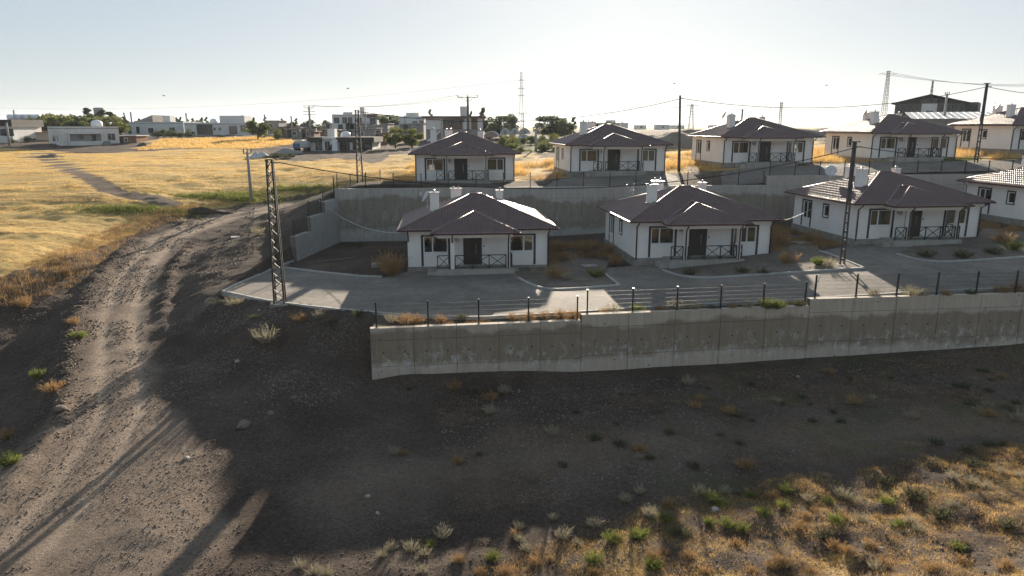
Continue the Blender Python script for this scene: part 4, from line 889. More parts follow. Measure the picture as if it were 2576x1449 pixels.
# ================================================================== VILLAGE
VW = pm('village_white', (0.72, 0.71, 0.68), (0.60, 0.585, 0.55), .5, .9); VG = pm('village_grey_block', (0.30, 0.29, 0.275), (0.22, 0.21, 0.20), .6, .95)
VB = pm('village_brick', (0.26, 0.145, 0.10), (0.18, 0.10, 0.07), .9, .95); VBR = pm('village_brown_fascia', (0.16, 0.085, 0.06), (0.12, 0.065, 0.05), 1, .8)
VBL = pm('village_pale_blue', (0.45, 0.52, 0.56), (0.37, 0.43, 0.47), .5, .9); VC = pm('village_cream', (0.60, 0.52, 0.42), (0.5, 0.43, 0.34), .5, .9)
VROOF = pm('village_flat_roof', (0.33, 0.31, 0.29), (0.24, 0.225, 0.21), .5, .95); VDK = pm('village_dark_band', (0.04, 0.034, 0.032), (0.03, 0.026, 0.024), 1, .7)
VPANE = pm('village_dark_pane', (0.03, 0.034, 0.04), (0.018, 0.02, 0.022), 1, .15, spec=.6); VRUST = pm('rusty_sheet', (0.24, 0.13, 0.085), (0.17, 0.09, 0.06), 1, .7)
TARP = pm('grey_tarp', (0.50, 0.50, 0.49), (0.34, 0.34, 0.34), 1.2, .6, .1, 1.5); TARPB = pm('blue_panel', (0.05, 0.16, 0.28), (0.035, 0.11, 0.20), 1.2, .6)
SHEET = pm('pale_metal_sheet', (0.50, 0.51, 0.52), (0.40, 0.41, 0.42), .7, .45, metal=.3)
def vhouse(name, label, x0, x1, yb, yt, Y_, dep, mat, wins=(), doors=(), rz=0.0, band=None, roof=VROOF, parapet=.35, cat='house', over=.0, width=None, slope=0.0, group=None):
    a = PY(x0, yb, Y_); b = PY(x1, yb, Y_); W = width or (b.x - a.x); mid = (a + b) / 2; H = PY((x0 + x1) / 2, yt, Y_).z - mid.z
    r = thing(name, label, cat, mid, rz, group)
    MB().box(-W / 2, W / 2, 0, dep, -2.5, H - .02).build('wall', mat, r)
    if slope:
        MB().prism([(-W / 2 - .25, -.3, H), (W / 2 + .25, -.3, H + slope), (W / 2 + .25, -.3, H + slope + .1), (-W / 2 - .25, -.3, H + .1)], (0, dep + .6, 0)).build('roof', roof, r)
        MB().prism([(-W / 2, .0, H - .02), (W / 2, .0, H - .02), (W / 2, .0, H + slope - .01)], (0, dep, 0)).build('gable', mat, r)
    else:
        q = MB().box(-W / 2 - over, W / 2 + over, -over, dep + over, H - .02, H + .14).build('roof', roof, r)
        if parapet:
            t = .2; e = over; MB().box(-W / 2 - e, W / 2 + e, -e, t - e, H + .14, H + .14 + parapet).box(-W / 2 - e, W / 2 + e, dep - t + e, dep + e, H + .14, H + .14 + parapet).box(-W / 2 - e, -W / 2 + t - e, t - e, dep - t + e, H + .14, H + .14 + parapet).box(W / 2 - t + e, W / 2 + e, t - e, dep - t + e, H + .14, H + .14 + parapet).build('parapet', band or mat, q)
    for (u, v, w_, h_) in wins:      # centre u (-.5..),(fraction of height) v, size in metres
        cx = u * W; cz = v * H
        f = MB().box(cx - w_ / 2 - .08, cx + w_ / 2 + .08, -.05, .02, cz - h_ / 2 - .08, cz + h_ / 2 + .08).build('window', PVC if w_ < 1.9 else TRIM, r)
        for k in range(2 if w_ > .7 else 1):
            n = 2 if w_ > .7 else 1; p = cx - w_ / 2 + w_ * k / n + .02; MB().box(p, p + w_ / n - .04, -.06, -.049, cz - h_ / 2, cz + h_ / 2).build('pane', VPANE, f)
    for (u, w_, h_) in doors:
        d = MB().box(u * W - w_ / 2, u * W + w_ / 2, -.06, .02, 0, h_).build('door', DOOR, r); MB().box(u * W + w_ / 2 - .2, u * W + w_ / 2 - .14, -.1, -.059, 1.0, 1.12).build('handle', STEEL, d)
    r['_W'] = W; r['_H'] = H; r['_D'] = dep
    return r
def tank(r, u, dep, s, H=None, name='water_tank', mat=PVC):
    W, H = r['_W'], r['_H']; MB().lathe([(s * .9, 0), (s, .15 * s), (s, .9 * s), (s * .8, 1.25 * s), (s * .25, 1.5 * s), (.02, 1.52 * s)], 14, (u * W, dep, H + .14)).build(name, mat, r, True)
def rbox(r, u0, u1, d0, d1, h, mat=VW, name='roof_room'): W, H = r['_W'], r['_H']; MB().box(u0 * W, u1 * W, d0, d1, H + .1, H + h).build(name, mat, r)
# leftmost houses
r = vhouse('village_house', 'white house with dark roof band beside the concrete pole, cut by the picture edge road', -40, 33, 348, 318, 158, 10, VW, [(.38, .5, 2.0, 1.4), (.1, .5, 1.6, 1.4)], band=VDK, parapet=1.3, over=.4)
r['label'] = 'white house with dark roof band standing by a concrete pole at the field end'
r = vhouse('village_house', 'long pale blue house with white barrel tanks on its roof', -30, 87, 327, 305, 225, 14, VBL, [(.2, .45, 2, 1.3), (.36, .45, 2, 1.3), (-.1, .45, 2, 1.3)])
for u in (-.1, .05, .2, .36): MB().tube([(u * r['_W'] - 1.6, 4, r['_H'] + 1.2), (u * r['_W'] + 1.6, 4, r['_H'] + 1.2)], .95, 10).build('water_tank', PVC, r, True)
for x0, x1, yb, yt, Y_, mt_, lab in [(35, 80, 346, 331, 172, VC, 'low rusty-roofed shed between the banded house and the porch house'), (58, 134, 348, 334, 166, VC, 'low cream shed with flat sheet roof beside the porch house')]:
    vhouse('shed', lab, x0, x1, yb, yt, Y_, 6, mt_, roof=VRUST, parapet=0, over=.4, cat='shed')
# porch house
r = vhouse('village_house', 'white flat-roofed house with recessed porch and round roof tank at the field', 172, 290, 367, 324, 153, 10.5, VW, [(.36, .52, 1.5, 1.4)], rz=R(44), width=11.0)
W, H = r['_W'], r['_H']
MB().box(-.36 * W, .18 * W, -.03, .01, 1.0, 2.45).build('porch_opening', VG, r)
MB().box(-.38 * W, .20 * W, -.55, -.031, 0, 1.0).build('porch_wall', VW, r); MB().box(-.38 * W, .2 * W, -.56, -.031, 2.46, 2.75).build('lintel', VW, r)
for u in (-.37, .185): MB().box(u * W - .12, u * W + .12, -.5, -.26, 1.0, 2.46).build('column', VW, r)
MB().box(.02 * W, .09 * W, -.07, -.031, 1.0, 2.4).build('door', DOOR, r); MB().box(-.2 * W, -.12 * W, -.07, -.031, 1.4, 2.2).build('window', VPANE, r)
for y in (2.2, 4.6, 5.9): w_ = MB().box(-W / 2 - .05, -W / 2 + .02, y, y + .9, 1.0, 2.4).build('window', VPANE, r)
MB().box(.16 * W, .30 * W, -1.8, -.56, 0, .3).box(.18 * W, .30 * W, -1.5, -.56, .3, .6).box(.20 * W, .30 * W, -1.2, -.56, .6, .95).build('steps', VG, r)
tank(r, .2, 3, 1.15)
r = vhouse('shed', 'small brick shed with sheet roof beside the porch house', 292, 344, 361, 342, 158, 5, VB, [(.0, .5, .6, .6)], [(-.25, 1.0, 1.8)], roof=SHEET, parapet=0, over=.3, cat='shed')
r = vhouse('village_house', 'white village house with tilted roof wing and stair block', 316, 464, 340, 311, 205, 12, VW, [(-.42, .45, 1.0, 2.0), (-.28, .45, .9, 1.9), (-.06, .4, 1.5, 1.4), (.3, .45, 1.6, 1.4)])
MB().prism([(-.5 * r['_W'], 3, r['_H']), (-.1 * r['_W'], 3, r['_H'] + 2.4), (-.1 * r['_W'], 3, r['_H'])], (0, 7, 0)).build('tilted_roof', VROOF, r); rbox(r, .07, .2, 3, 6, 2.2)
r = vhouse('village_house', 'long white village house with large dark window and roof room', 466, 624, 342, 313, 200, 12, VW, [(-.18, .55, 4.2, 2.6), (.06, .6, .8, .8), (-.02, .6, .7, .8), (.27, .5, 2.0, 2.0), (.43, .65, 1.5, 1.7)])
rbox(r, .0, .4, 3, 9, 2.4); tank(r, -.12, 4, 1.0)
rooms = [(673, 702, 330, 304, 215, 8, VG, 'grey village block with raised roof behind the round tree', 0), (702, 800, 338, 320, 205, 8, VG, 'low grey shed row left of the transformer pole', 0), (690, 760, 342, 325, 190, 7, VB, 'brick shed with rusty flat roof near the transformer pole', 0), (720, 755, 346, 327, 178, 6, VG, 'small grey lean-to with pale sheet roof', .6),
         (755, 790, 345, 331, 180, 6, VB, 'low brick yard building with pale roof edge', 0), (788, 850, 345, 327, 195, 6, VB, 'long brick yard wall building behind the black-banded house', 0), (858, 945, 347, 329, 160, 8, VG, 'long grey shed with pale sheet roof behind the black-banded house', .5), (902, 976, 341, 321, 175, 9, VG, 'wide open barn with bright sheet roof', .9),
         (945, 975, 352, 337, 150, 5, VRUST, 'small rusty hut beside the two small trees', .4), (810, 872, 328, 311, 225, 8, VC, 'low cream house with brown roof edge below the white two-storey house', 0), (1005, 1066, 334, 313, 180, 9, VG, 'dark open shed beside the brown two-storey house', .3), (870, 900, 326, 311, 215, 6, VBL, 'narrow pale blue annex below the white two-storey house', 0)]
for x0, x1, yb, yt, Y_, dp, mt_, lab, sl in rooms:
    r = vhouse('shed', lab, x0, x1, yb, yt, Y_, dp, mt_, [(.1, .55, .9, .8)] if x1 - x0 > 30 else [], [(-.25, 1.1, 1.9)], roof=SHEET if sl else VRUST, parapet=0, over=.35, slope=sl, cat='shed')
r = vhouse('village_house', 'white two-storey house with brown parapet and roof solar heater', 837, 950, 330, 292, 215, 11, VW, [(-.4, .72, 1.6, 1.6), (-.22, .72, 1.4, 1.8), (-.1, .72, 1.4, 1.8), (.1, .7, 1.6, 1.8), (.4, .68, 1.8, 1.9), (-.32, .28, 1.4, 1.5), (.05, .28, 1.5, 1.5), (.35, .28, 1.5, 1.5)], band=VW)
MB().box(.22 * r['_W'], .52 * r['_W'], -.4, 11, r['_H'] - .3, r['_H'] + .6).build('brown_parapet', VBR, r); rbox(r, .06, .16, 4, 7, 2.6); MB().box(-.3 * r['_W'], -.1 * r['_W'], 3, 5, r['_H'] + .14, r['_H'] + 1.2).build('solar_heater', SHEET, r); tank(r, -.18, 5.5, .7)
MB().box(.02 * r['_W'], .3 * r['_W'], -1.4, -.02, r['_H'] * .46, r['_H'] * .5).build('balcony', VBR, r)
# black-banded house
r = vhouse('village_house', 'white single-storey house with black roof band and outside stair by the tarped trailer', 781, 936, 378, 353, 130, 8.5, VW, [(-.36, .45, 1.3, 1.6), (-.22, .45, .9, 1.6), (.1, .45, 1.0, 1.7), (.24, .5, 1.2, 1.5), (.40, .5, 2.2, 1.4)], [(.02, .9, 1.9)], parapet=.0)
W, H = r['_W'], r['_H']
MB().box(-.5 * W - .4, -.30 * W, -.5, 8.6, H - .35, H + .55).box(-.06 * W, .5 * W + .5, -.5, 8.6, H - .35, H + .55).build('black_band', VDK, r); MB().box(-.30 * W + .02, -.06 * W - .02, -.2, 4, H + .142, H + .55).build('stair_wall', VW, r)
MB().prism([(-.22 * W, -1.2, 0), (-.06 * W, -1.2, H + .2), (-.03 * W, -1.2, H + .2), (-.17 * W, -1.2, 0)], (0, .9, 0)).build('stair', VDK, r)
for u in (-.5, .08, .22, .36, .49): MB().box(u * W - .08, u * W + .08, -.45, -.3, 0, H - .35).build('post', VDK, r)
MB().box(-.28 * W, -.16 * W, 3, 5, H + .142, H + 2.0).build('roof_hatch', VW, r); tank(r, -.02, 5, .95); MB().box(-.1 * W, -.02 * W, -2.1, -1.3, -.3, 1.9).build('white_cabinet', PVC, r)
# brown two-storey house
r = vhouse('village_house', 'brown and white two-storey house with glazed upper floor and grey ground floor', 1072, 1214, 356, 297, 165, 12, VG, [(-.37, .80, 1.1, 1.8), (.46, .78, 1.0, 1.8)], [(-.1, 1.2, 2.1), (.2, 1.2, 2.1)], band=VBR, parapet=.3, over=.8, roof=VBR)
W, H = r['_W'], r['_H']; z1 = H * .52
for u0, u1 in ((-.5, -.22), (.16, .30), (.42, .5)): MB().box(u0 * W, u1 * W, -.10, -.002, z1, H - .05).build('white_bay', VW, r)
MB().box(-.22 * W + .01, .15 * W, -.08, -.002, z1, z1 + .9).box(.31 * W, .41 * W, -.08, -.002, z1, H - .05).build('brown_cladding', VBR, r)
for k in range(5): u0 = -.21 + .072 * k; MB().box(u0 * W, (u0 + .068) * W, -.07, -.003, z1 + .95, H - .35).build('glazing', VPANE, r)
MB().prism([(-.5 * W, -1.3, 0), (-.22 * W, -1.3, z1), (-.18 * W, -1.3, z1), (-.44 * W, -1.3, 0)], (0, 1.0, 0)).build('outside_stair', VW, r)
MB().box(.10 * W, .24 * W, 2, 6, H + .12, H + 2.6).build('roof_room', VW, r); MB().box(.16 * W, .18 * W, -.2, -.121, z1 + 1.6, z1 + 2.2).box(.24 * W, .26 * W, -.2, -.121, z1 + 1.6, z1 + 2.2).build('small_windows', VPANE, r)
r = vhouse('village_house', 'far white house with stepped roof between the trees and the brown house', 988, 1068, 320, 297, 215, 10, VW, [(-.38, .5, 1.4, 1.5), (.2, .45, 1.4, 1.3), (.4, .5, 1.2, 1.3)]); rbox(r, -.1, .3, 2, 8, 1.6)
r = vhouse('village_house', 'small far white building on the skyline between tree clumps', 1505, 1580, 323, 312, 300, 12, VW, [(-.2, .5, 2, 1.2), (.2, .5, 2, 1.2)]); rbox(r, -.2, .1, 2, 6, 1.6)
for i, (px, Y_) in enumerate([(1600, 420), (1652, 400), (1790, 420), (1850, 430), (1690, 480)]): vhouse('village_house', ['tiny far white building left of the rounded spoil mound', 'tiny far white building just above the rounded spoil mound', 'tiny far white building right of the T-shaped pylon', 'tiny far white building near the thin skyline pole', 'tiny far white building between spoil mound and T-shaped pylon'][i], px, px + 26 + 6 * (i % 3), 323, 317 - i % 2, Y_, 8, VW, [(0, .5, 1.2, 1)], group='far skyline buildings')
# water tower
b = gbase(256, 335, 235); t = PY(256, 272, 235).z - b.z; r = thing('water_tower', 'grey concrete water tower rising out of the village trees', 'water tower', b)
MB().lathe([(1.0, -1), (.9, t * .62)], 16).build('stem', POLEC, r, True); MB().lathe([(.95, t * .58), (1.5, t * .72), (1.6, t), (1.0, t + .15), (.1, t + .2)], 20).build('bowl', POLEC, r, True)
# factory
a = PY(2258, 292, 150); bb = PY(2412, 292, 150); W = bb.x - a.x; z0 = a.z; ze = PY(2258, 260, 150).z - z0; za = PY(2330, 241, 150).z - z0
r = thing('factory', 'dark-roofed factory block with gable and tall grey window bands', 'building', ((a.x + bb.x) / 2, 150, z0), R(-35))
VGD = pm('dark_grey_cladding', (0.085, 0.09, 0.08), (0.06, 0.065, 0.058), .6, .6); MB().box(-W / 2, W / 2, 0, 16, -6, ze).build('wall', VGD, r); MB().box(-.11 * W, .11 * W, -.09, -.002, 0, ze - .05).build('white_panel', VW, r); MB().prism([(-W / 2, 0, ze + .001), (W / 2, 0, ze + .001), (0, 0, za)], (0, 16, 0)).build('gable', VDK, r)
for s in (-1, 1): MB().prism([(s * (W / 2 + .7), -.6, ze - .1), (0, -.6, za + .12), (0, -.6, za + .32), (s * (W / 2 + .7), -.6, ze + .12)], (0, 17.2, 0)).build('roof', VDK, r)
VGD = pm('dark_grey_cladding', (0.085, 0.09, 0.08), (0.06, 0.065, 0.058), .6, .6)
MB().box(-W / 2 - .01, -.12 * W, -.12, -.002, ze * .15, ze - .05).box(.12 * W, W / 2 - .4, -.12, -.002, ze * .15, ze - .05).box(-.13 * W, .1 * W, -.13, -.002, ze - .04, ze + 1.1).build('cladding', VGD, r)
for u0, u1 in ((-.48, -.14), (.16, .46)):
    for k in range(6): p = u0 + (u1 - u0) * k / 6; MB().box(p * W, (p + (u1 - u0) / 6 - .008) * W, -.15, -.121, ze * .2, ze * .85).build('window', VPANE, r)
MB().box(-.04 * W, .06 * W, -.1, -.002, ze * .12, ze * .42).build('window', VPANE, r); MB().box(W / 2 + .02, W / 2 + 2.0, 3, 14, -6, ze + .2).build('side_wing', VGD, r)
a = PY(2262, 318, 128); bb = PY(2490, 318, 128); W = bb.x - a.x; h0 = PY(2300, 300, 128).z - a.z
r = thing('hall', 'long low hall with bright ribbed metal roof in front of the factory', 'building', ((a.x + bb.x) / 2 + 2, 126, a.z), R(-22))
MB().box(-W / 2, W / 2, 0, 10, -6, h0).build('wall', VG, r)
for k in range(int(W / 1.05)): x = -W / 2 + k * 1.05; MB().prism([(x + .01, -.5, h0 + .02), (x + 1.03, -.5, h0 + .02), (x + 1.03, 10.5, h0 + 1.3), (x + .01, 10.5, h0 + 1.3)], (0, 0, .09)).build('roof_panel', SHEET, r)
for k in range(int(W / 1.05)): x = -W / 2 + k * 1.05; MB().prism([(x - .03, -.52, h0 + .10), (x + .03, -.52, h0 + .10), (x + .03, 10.52, h0 + 1.38), (x - .03, 10.52, h0 + 1.38)], (0, 0, .07)).build('roof_rib', SHEET, r)
MB().prism([(-W / 2, 10, h0), (W / 2, 10, h0), (W / 2, 10, h0 + 1.2), (-W / 2, 10, h0 + 1.2)], (0, -.2, 0)).build('back_wall', VG, r)
# arched tents / tunnels
def tunnel(label, px0, px1, yb, yt, Y_, L_, mat, grp=None):
    a = PY(px0, yb, Y_); b = PY(px1, yb, Y_); w_ = b.x - a.x; h = PY(px0, yt, Y_).z - a.z; r = thing('tunnel_tent', label, 'tent', (a + b) / 2, 0, grp)
    prof = [(-w_ / 2 + w_ * i / 14, math.sin(math.pi * i / 14) ** .7 * h) for i in range(15)]
    MB().prism([(x, 0, z - .3 * (z == 0)) for x, z in prof], (0, L_, 0)).build('cover', mat, r, False)
    for k in range(4): y = -.03 + k * (L_ / 3.0); q = MB(); q.tube([(x * 1.01, y, z * 1.02) for x, z in prof], .08, 5); q.build('hoop', GALV, r)
    MB().box(-.12 * w_, .12 * w_, -.05, -.002, 0, h * .6).build('door_flap', VG, r)
tunnel('reddish covered tunnel tent beside the brown two-storey house', 1217, 1255, 343, 331, 150, 7, pm('red_cover', (.42, .25, .19), (.3, .18, .14), .6, .7))
for i, (p0, p1) in enumerate([(1258, 1284), (1284, 1306), (1306, 1334)]): tunnel(['grey tunnel tent next to the reddish tent', 'grey tunnel tent in the middle of the tent row', 'grey tunnel tent at the mast end of the tent row'][i], p0, p1, 338 - i, 323, 165 + i * 6, 9, TARP)
tunnel('small pale low tent in front of the tent row', 1304, 1330, 345, 339, 145, 4, PVC)
# trailer and tarps by the black-banded house
a = PY(737, 377, 128); b = PY(774, 377, 128); w_ = b.x - a.x; z = gz(a.x + w_ / 2, 128) - .0; r = thing('trailer', 'farm trailer with blue side under a bulging grey tarp', 'trailer', (a.x + w_ / 2, 128, z), R(-5))
MB().box(-w_ / 2, w_ / 2, 0, 1.9, .55, .7).build('bed', VRUST, r); MB().box(-w_ / 2, 0, -.03, .05, .6, 1.35).build('side_panel', TARPB, r)
m = MB(); pr = [(-w_ / 2 + w_ * i / 10, 1.35 + .55 * math.sin(math.pi * i / 10) ** .4 + random.uniform(-.05, .05)) for i in range(11)]
m.prism([(pr[0][0], .02, .72)] + [(x, .02, zz) for x, zz in pr] + [(pr[-1][0], .02, .72)], (0, 1.86, 0)); m.build('tarp', TARP, r)
for x in (-w_ / 3, w_ / 3):
    for y in (.1, 1.75): MB().tube([(x, y - .12, .33), (x, y + .12, .33)], .33, 14).build('wheel', IRON, r, True)
def heap(name, label, cat, c, rx, ry, h, mat, seed=0, n=28, kind=None, rough=.35, steep=1.0):
    th = np.linspace(0, 2 * np.pi, n, endpoint=False); V = []; T = []; rings = 9
    for j in range(rings):
        t = j / (rings - 1)
        for a_ in th:
            rr = (1 - t) * (1 + (fbm(np.array([math.cos(a_) * 1.5 + seed]), np.array([math.sin(a_) * 1.5 + 7]), seed)[0] - .47) * .9)
            x, y = math.cos(a_) * rr * rx, math.sin(a_) * rr * ry; zz = h * (t ** steep) * (1 + (fbm(np.array([x * 1.3 / max(rx, .1) * 3]), np.array([y * 3 / max(ry, .1)]), seed + 3)[0] - .47) * rough * 2)
            V.append((x, y, zz - .35 * (j == 0)))
    for j in range(rings - 1):
        for i in range(n): T.append((j * n + i, j * n + (i + 1) % n, (j + 1) * n + (i + 1) % n, (j + 1) * n + i))
    me = np_mesh(name, V, T, mat, True); o = link(bpy.data.objects.new(name, me)); o.location = c; return props(o, label, cat, kind=kind)
p = gbase(652, 388, 112); heap('tarp_heap', 'crumpled grey tarp spread over a heap at the field corner', 'tarp', (p.x, p.y, p.z), 2.6, 1.6, 1.0, TARP, 4, rough=1.0, steep=1.0)
p = gbase(770, 386, 124); heap('tarp_heap', 'low heap covered with dark sheets beside the farm trailer', 'tarp', (p.x - 3, p.y - 1, p.z), 2.6, 1.4, .9, VG, 8, rough=.6, steep=.6)
DUST = pm('pale_spoil_earth', (.27, .22, .17), (.17, .135, .10), .5, .95, .08, 3, fine=.25)
p = gbase(1695, 372, 118); heap('gravel_mound', 'large rounded spoil mound behind the slim upper pole', 'mound', (p.x, p.y, p.z), 7.0, 5.5, PY(1695, 329, 118).z - p.z, DUST, 2, rough=.18, steep=.8)
p = gbase(1748, 352, 135); heap('gravel_mound', 'second lower spoil mound behind the ochre-curtain bungalow', 'mound', (p.x, p.y, p.z), 7.5, 5, PY(1748, 321, 135).z - p.z, DUST, 3, rough=.2, steep=.8)
p = gbase(1640, 362, 135); heap('gravel_mound', 'low spoil mound next to the green strip behind the upper row', 'mound', (p.x, p.y, p.z), 6.0, 4, PY(1640, 338, 135).z - p.z, DUST, 6, rough=.2, steep=.9)
for i, px in enumerate((2010, 2075, 2135)):
    p = gbase(px, 345, 140); heap('gravel_mound', ['spoil mound seen over the ochre-curtain bungalow roof', 'spoil mound between two upper-row roofs', 'long spoil mound left of the metal hall'][i], 'mound', (p.x, p.y, p.z), 9, 5, PY(px, 322 - i, 140).z - p.z, DUST, 11 + i, rough=.12, steep=.7)
p = gbase(361, 370, 150); heap('ash_heap', 'small smouldering dark heap in front of the village bushes', 'heap', (p.x, p.y, p.z), 1.4, 1.0, .8, pm('ash', (.09, .08, .075), (.05, .045, .04), 2, .95), 13, rough=.5)
p = P2(128, 397); heap('rubble_heap', 'small rubble heap beside the field track', 'heap', (p[0], p[1], gz(*p)), 2.4, 1.2, .8, DUST, 17, rough=.5)
p = P2(497, 531); heap('spoil_bank', 'dark loose earth bank at the bend of the gravel road', 'heap', (p[0], p[1], gz(*p) - .1), 3.6, 1.0, .75, pm('dark_loose_earth', (.075, .052, .038), (.05, .035, .026), 1.5, .95, .06, 6), 19, rough=.5)
# far hills
hx = np.linspace(-5200, 5200, 90); V = []; T = []
hz = 16 + 60 * np.clip(fbm(hx * .0011 + 3, hx * 0 + 1, 51, 4) - .25, 0, 1) * np.exp(-((hx - 700) / 2600) ** 2)
for j, (yy, f_) in enumerate([(5200, 0), (5600, .75), (6000, 1), (6500, .6), (6900, 0)]):
    for x, z in zip(hx, hz): V.append((x, yy + 200 * math.sin(x * .002), -2 + (z + 8) * f_))
for j in range(4):
    for i in range(89): T.append((j * 90 + i, j * 90 + i + 1, (j + 1) * 90 + i + 1, (j + 1) * 90 + i))
props(link(bpy.data.objects.new('hills', np_mesh('hills', V, T, pm('hill_earth', (.24, .21, .16), (.17, .15, .11), .002, 1.0), True))), kind='structure')

# ================================================================== TREES
def leaf_cloud(clumps, n, size, rnd):
    """clumps: list of (centre, radii); leaf quads spread near the shells of the clumps"""
    V = np.empty((n, 4, 3)); cl = rnd.integers(0, len(clumps), n); C = np.array([c for c, _ in clumps]); Rr = np.array([r for _, r in clumps])
    d = rnd.normal(size=(n, 3)); d /= np.linalg.norm(d, axis=1)[:, None]; rad = rnd.uniform(.35, 1.08, n) ** .6
    P_ = C[cl] + d * Rr[cl] * rad[:, None]
    a = rnd.normal(size=(n, 3)); a /= np.linalg.norm(a, axis=1)[:, None]; b = np.cross(a, rnd.normal(size=(n, 3))); b /= np.linalg.norm(b, axis=1)[:, None]
    s_ = size * rnd.uniform(.6, 1.4, n)[:, None]
    V[:, 0] = P_ - a * s_; V[:, 1] = P_ - b * s_ * .55; V[:, 2] = P_ + a * s_; V[:, 3] = P_ + b * s_ * .55
    return V.reshape(-1, 3), np.arange(n * 4).reshape(n, 4)
def tree_meshes(kind, seed, mat):
    rnd = np.random.default_rng(seed); m = MB()
    if kind == 'round':      # unit height 1: crown from .22 to 1
        m.tube([(0, 0, -.12), (.01, 0, .15), (.0, .01, .35), (.01, 0, .6)], .035, 8, .012)
        cl = [((0, 0, .58), (.28, .28, .30)), ((0, 0, .36), (.24, .24, .14))]
        for i in range(18):
            t = rnd.uniform(0, 6.28); q = rnd.uniform(.14, .38); z = rnd.uniform(.20, .88); q *= 1.1 - abs(z - .58) * 1.5; r_ = rnd.uniform(.11, .20)
            c = (math.cos(t) * q, math.sin(t) * q, z); cl.append((c, (r_ * 1.1, r_ * 1.1, r_ * .85)))
            m.tube([(0, 0, .22 + .02 * i), tuple(Vector(c) * .6 + Vector((0, 0, .1))), c], .012, 5, .004)
        V, T = leaf_cloud(cl, 5200, .030, rnd)
    elif kind == 'slim':     # poplar / cypress like, gappy
        m.tube([(0, 0, -.1), (0, 0, .97)], .02, 7, .003); cl = []
        for i in range(16):
            z = .18 + .05 * i; t = rnd.uniform(0, 6.28); q = (.13 - .006 * i) * rnd.uniform(.5, 1.2); cl.append(((math.cos(t) * q, math.sin(t) * q, z), (.05, .05, .05))); m.tube([(0, 0, z - .05), (math.cos(t) * q, math.sin(t) * q, z)], .006, 4, .003)
        V, T = leaf_cloud(cl, 2000, .022, rnd)
    else:                    # bush from the ground
        m.tube([(0, 0, -.1), (.02, 0, .4)], .03, 6, .01); cl = []
        for i in range(12):
            t = rnd.uniform(0, 6.28); q = rnd.uniform(.0, .42); z = rnd.uniform(.2, .78) * (1.1 - q); r_ = rnd.uniform(.13, .24); cl.append(((math.cos(t) * q, math.sin(t) * q, z), (r_, r_, r_ * .9))); m.tube([(0, 0, .05), (math.cos(t) * q, math.sin(t) * q, z)], .012, 4, .005)
        V, T = leaf_cloud(cl, 2400, .03, rnd)
    return m.mesh('trunk', BARK), np_mesh('crown', V, T, mat)
TM = {}
def tree(label, px, pb, pt, wpx, Y_, kind='round', mat=LEAF1, seed=0, name='tree', cat='tree', group=None, z=None):
    k = (kind, mat.name, seed % 3)
    if k not in TM: TM[k] = tree_meshes(kind, 100 + seed % 3 + len(TM), mat)
    b = gbase(px, pb, Y_) if z is None else z; hh = PY(px, pt, Y_).z - b.z; wd = wpx * (Y_ + 2) / F
    nat = {'round': .74, 'slim': .27, 'bush': 1.0}[kind]; sx = wd / nat
    r = thing(name, label, cat, b, random.uniform(0, 6.28), group); r.scale = (sx, sx, hh)
    link(bpy.data.objects.new('trunk', TM[k][0]), r); link(bpy.data.objects.new('crown', TM[k][1]), r); return r
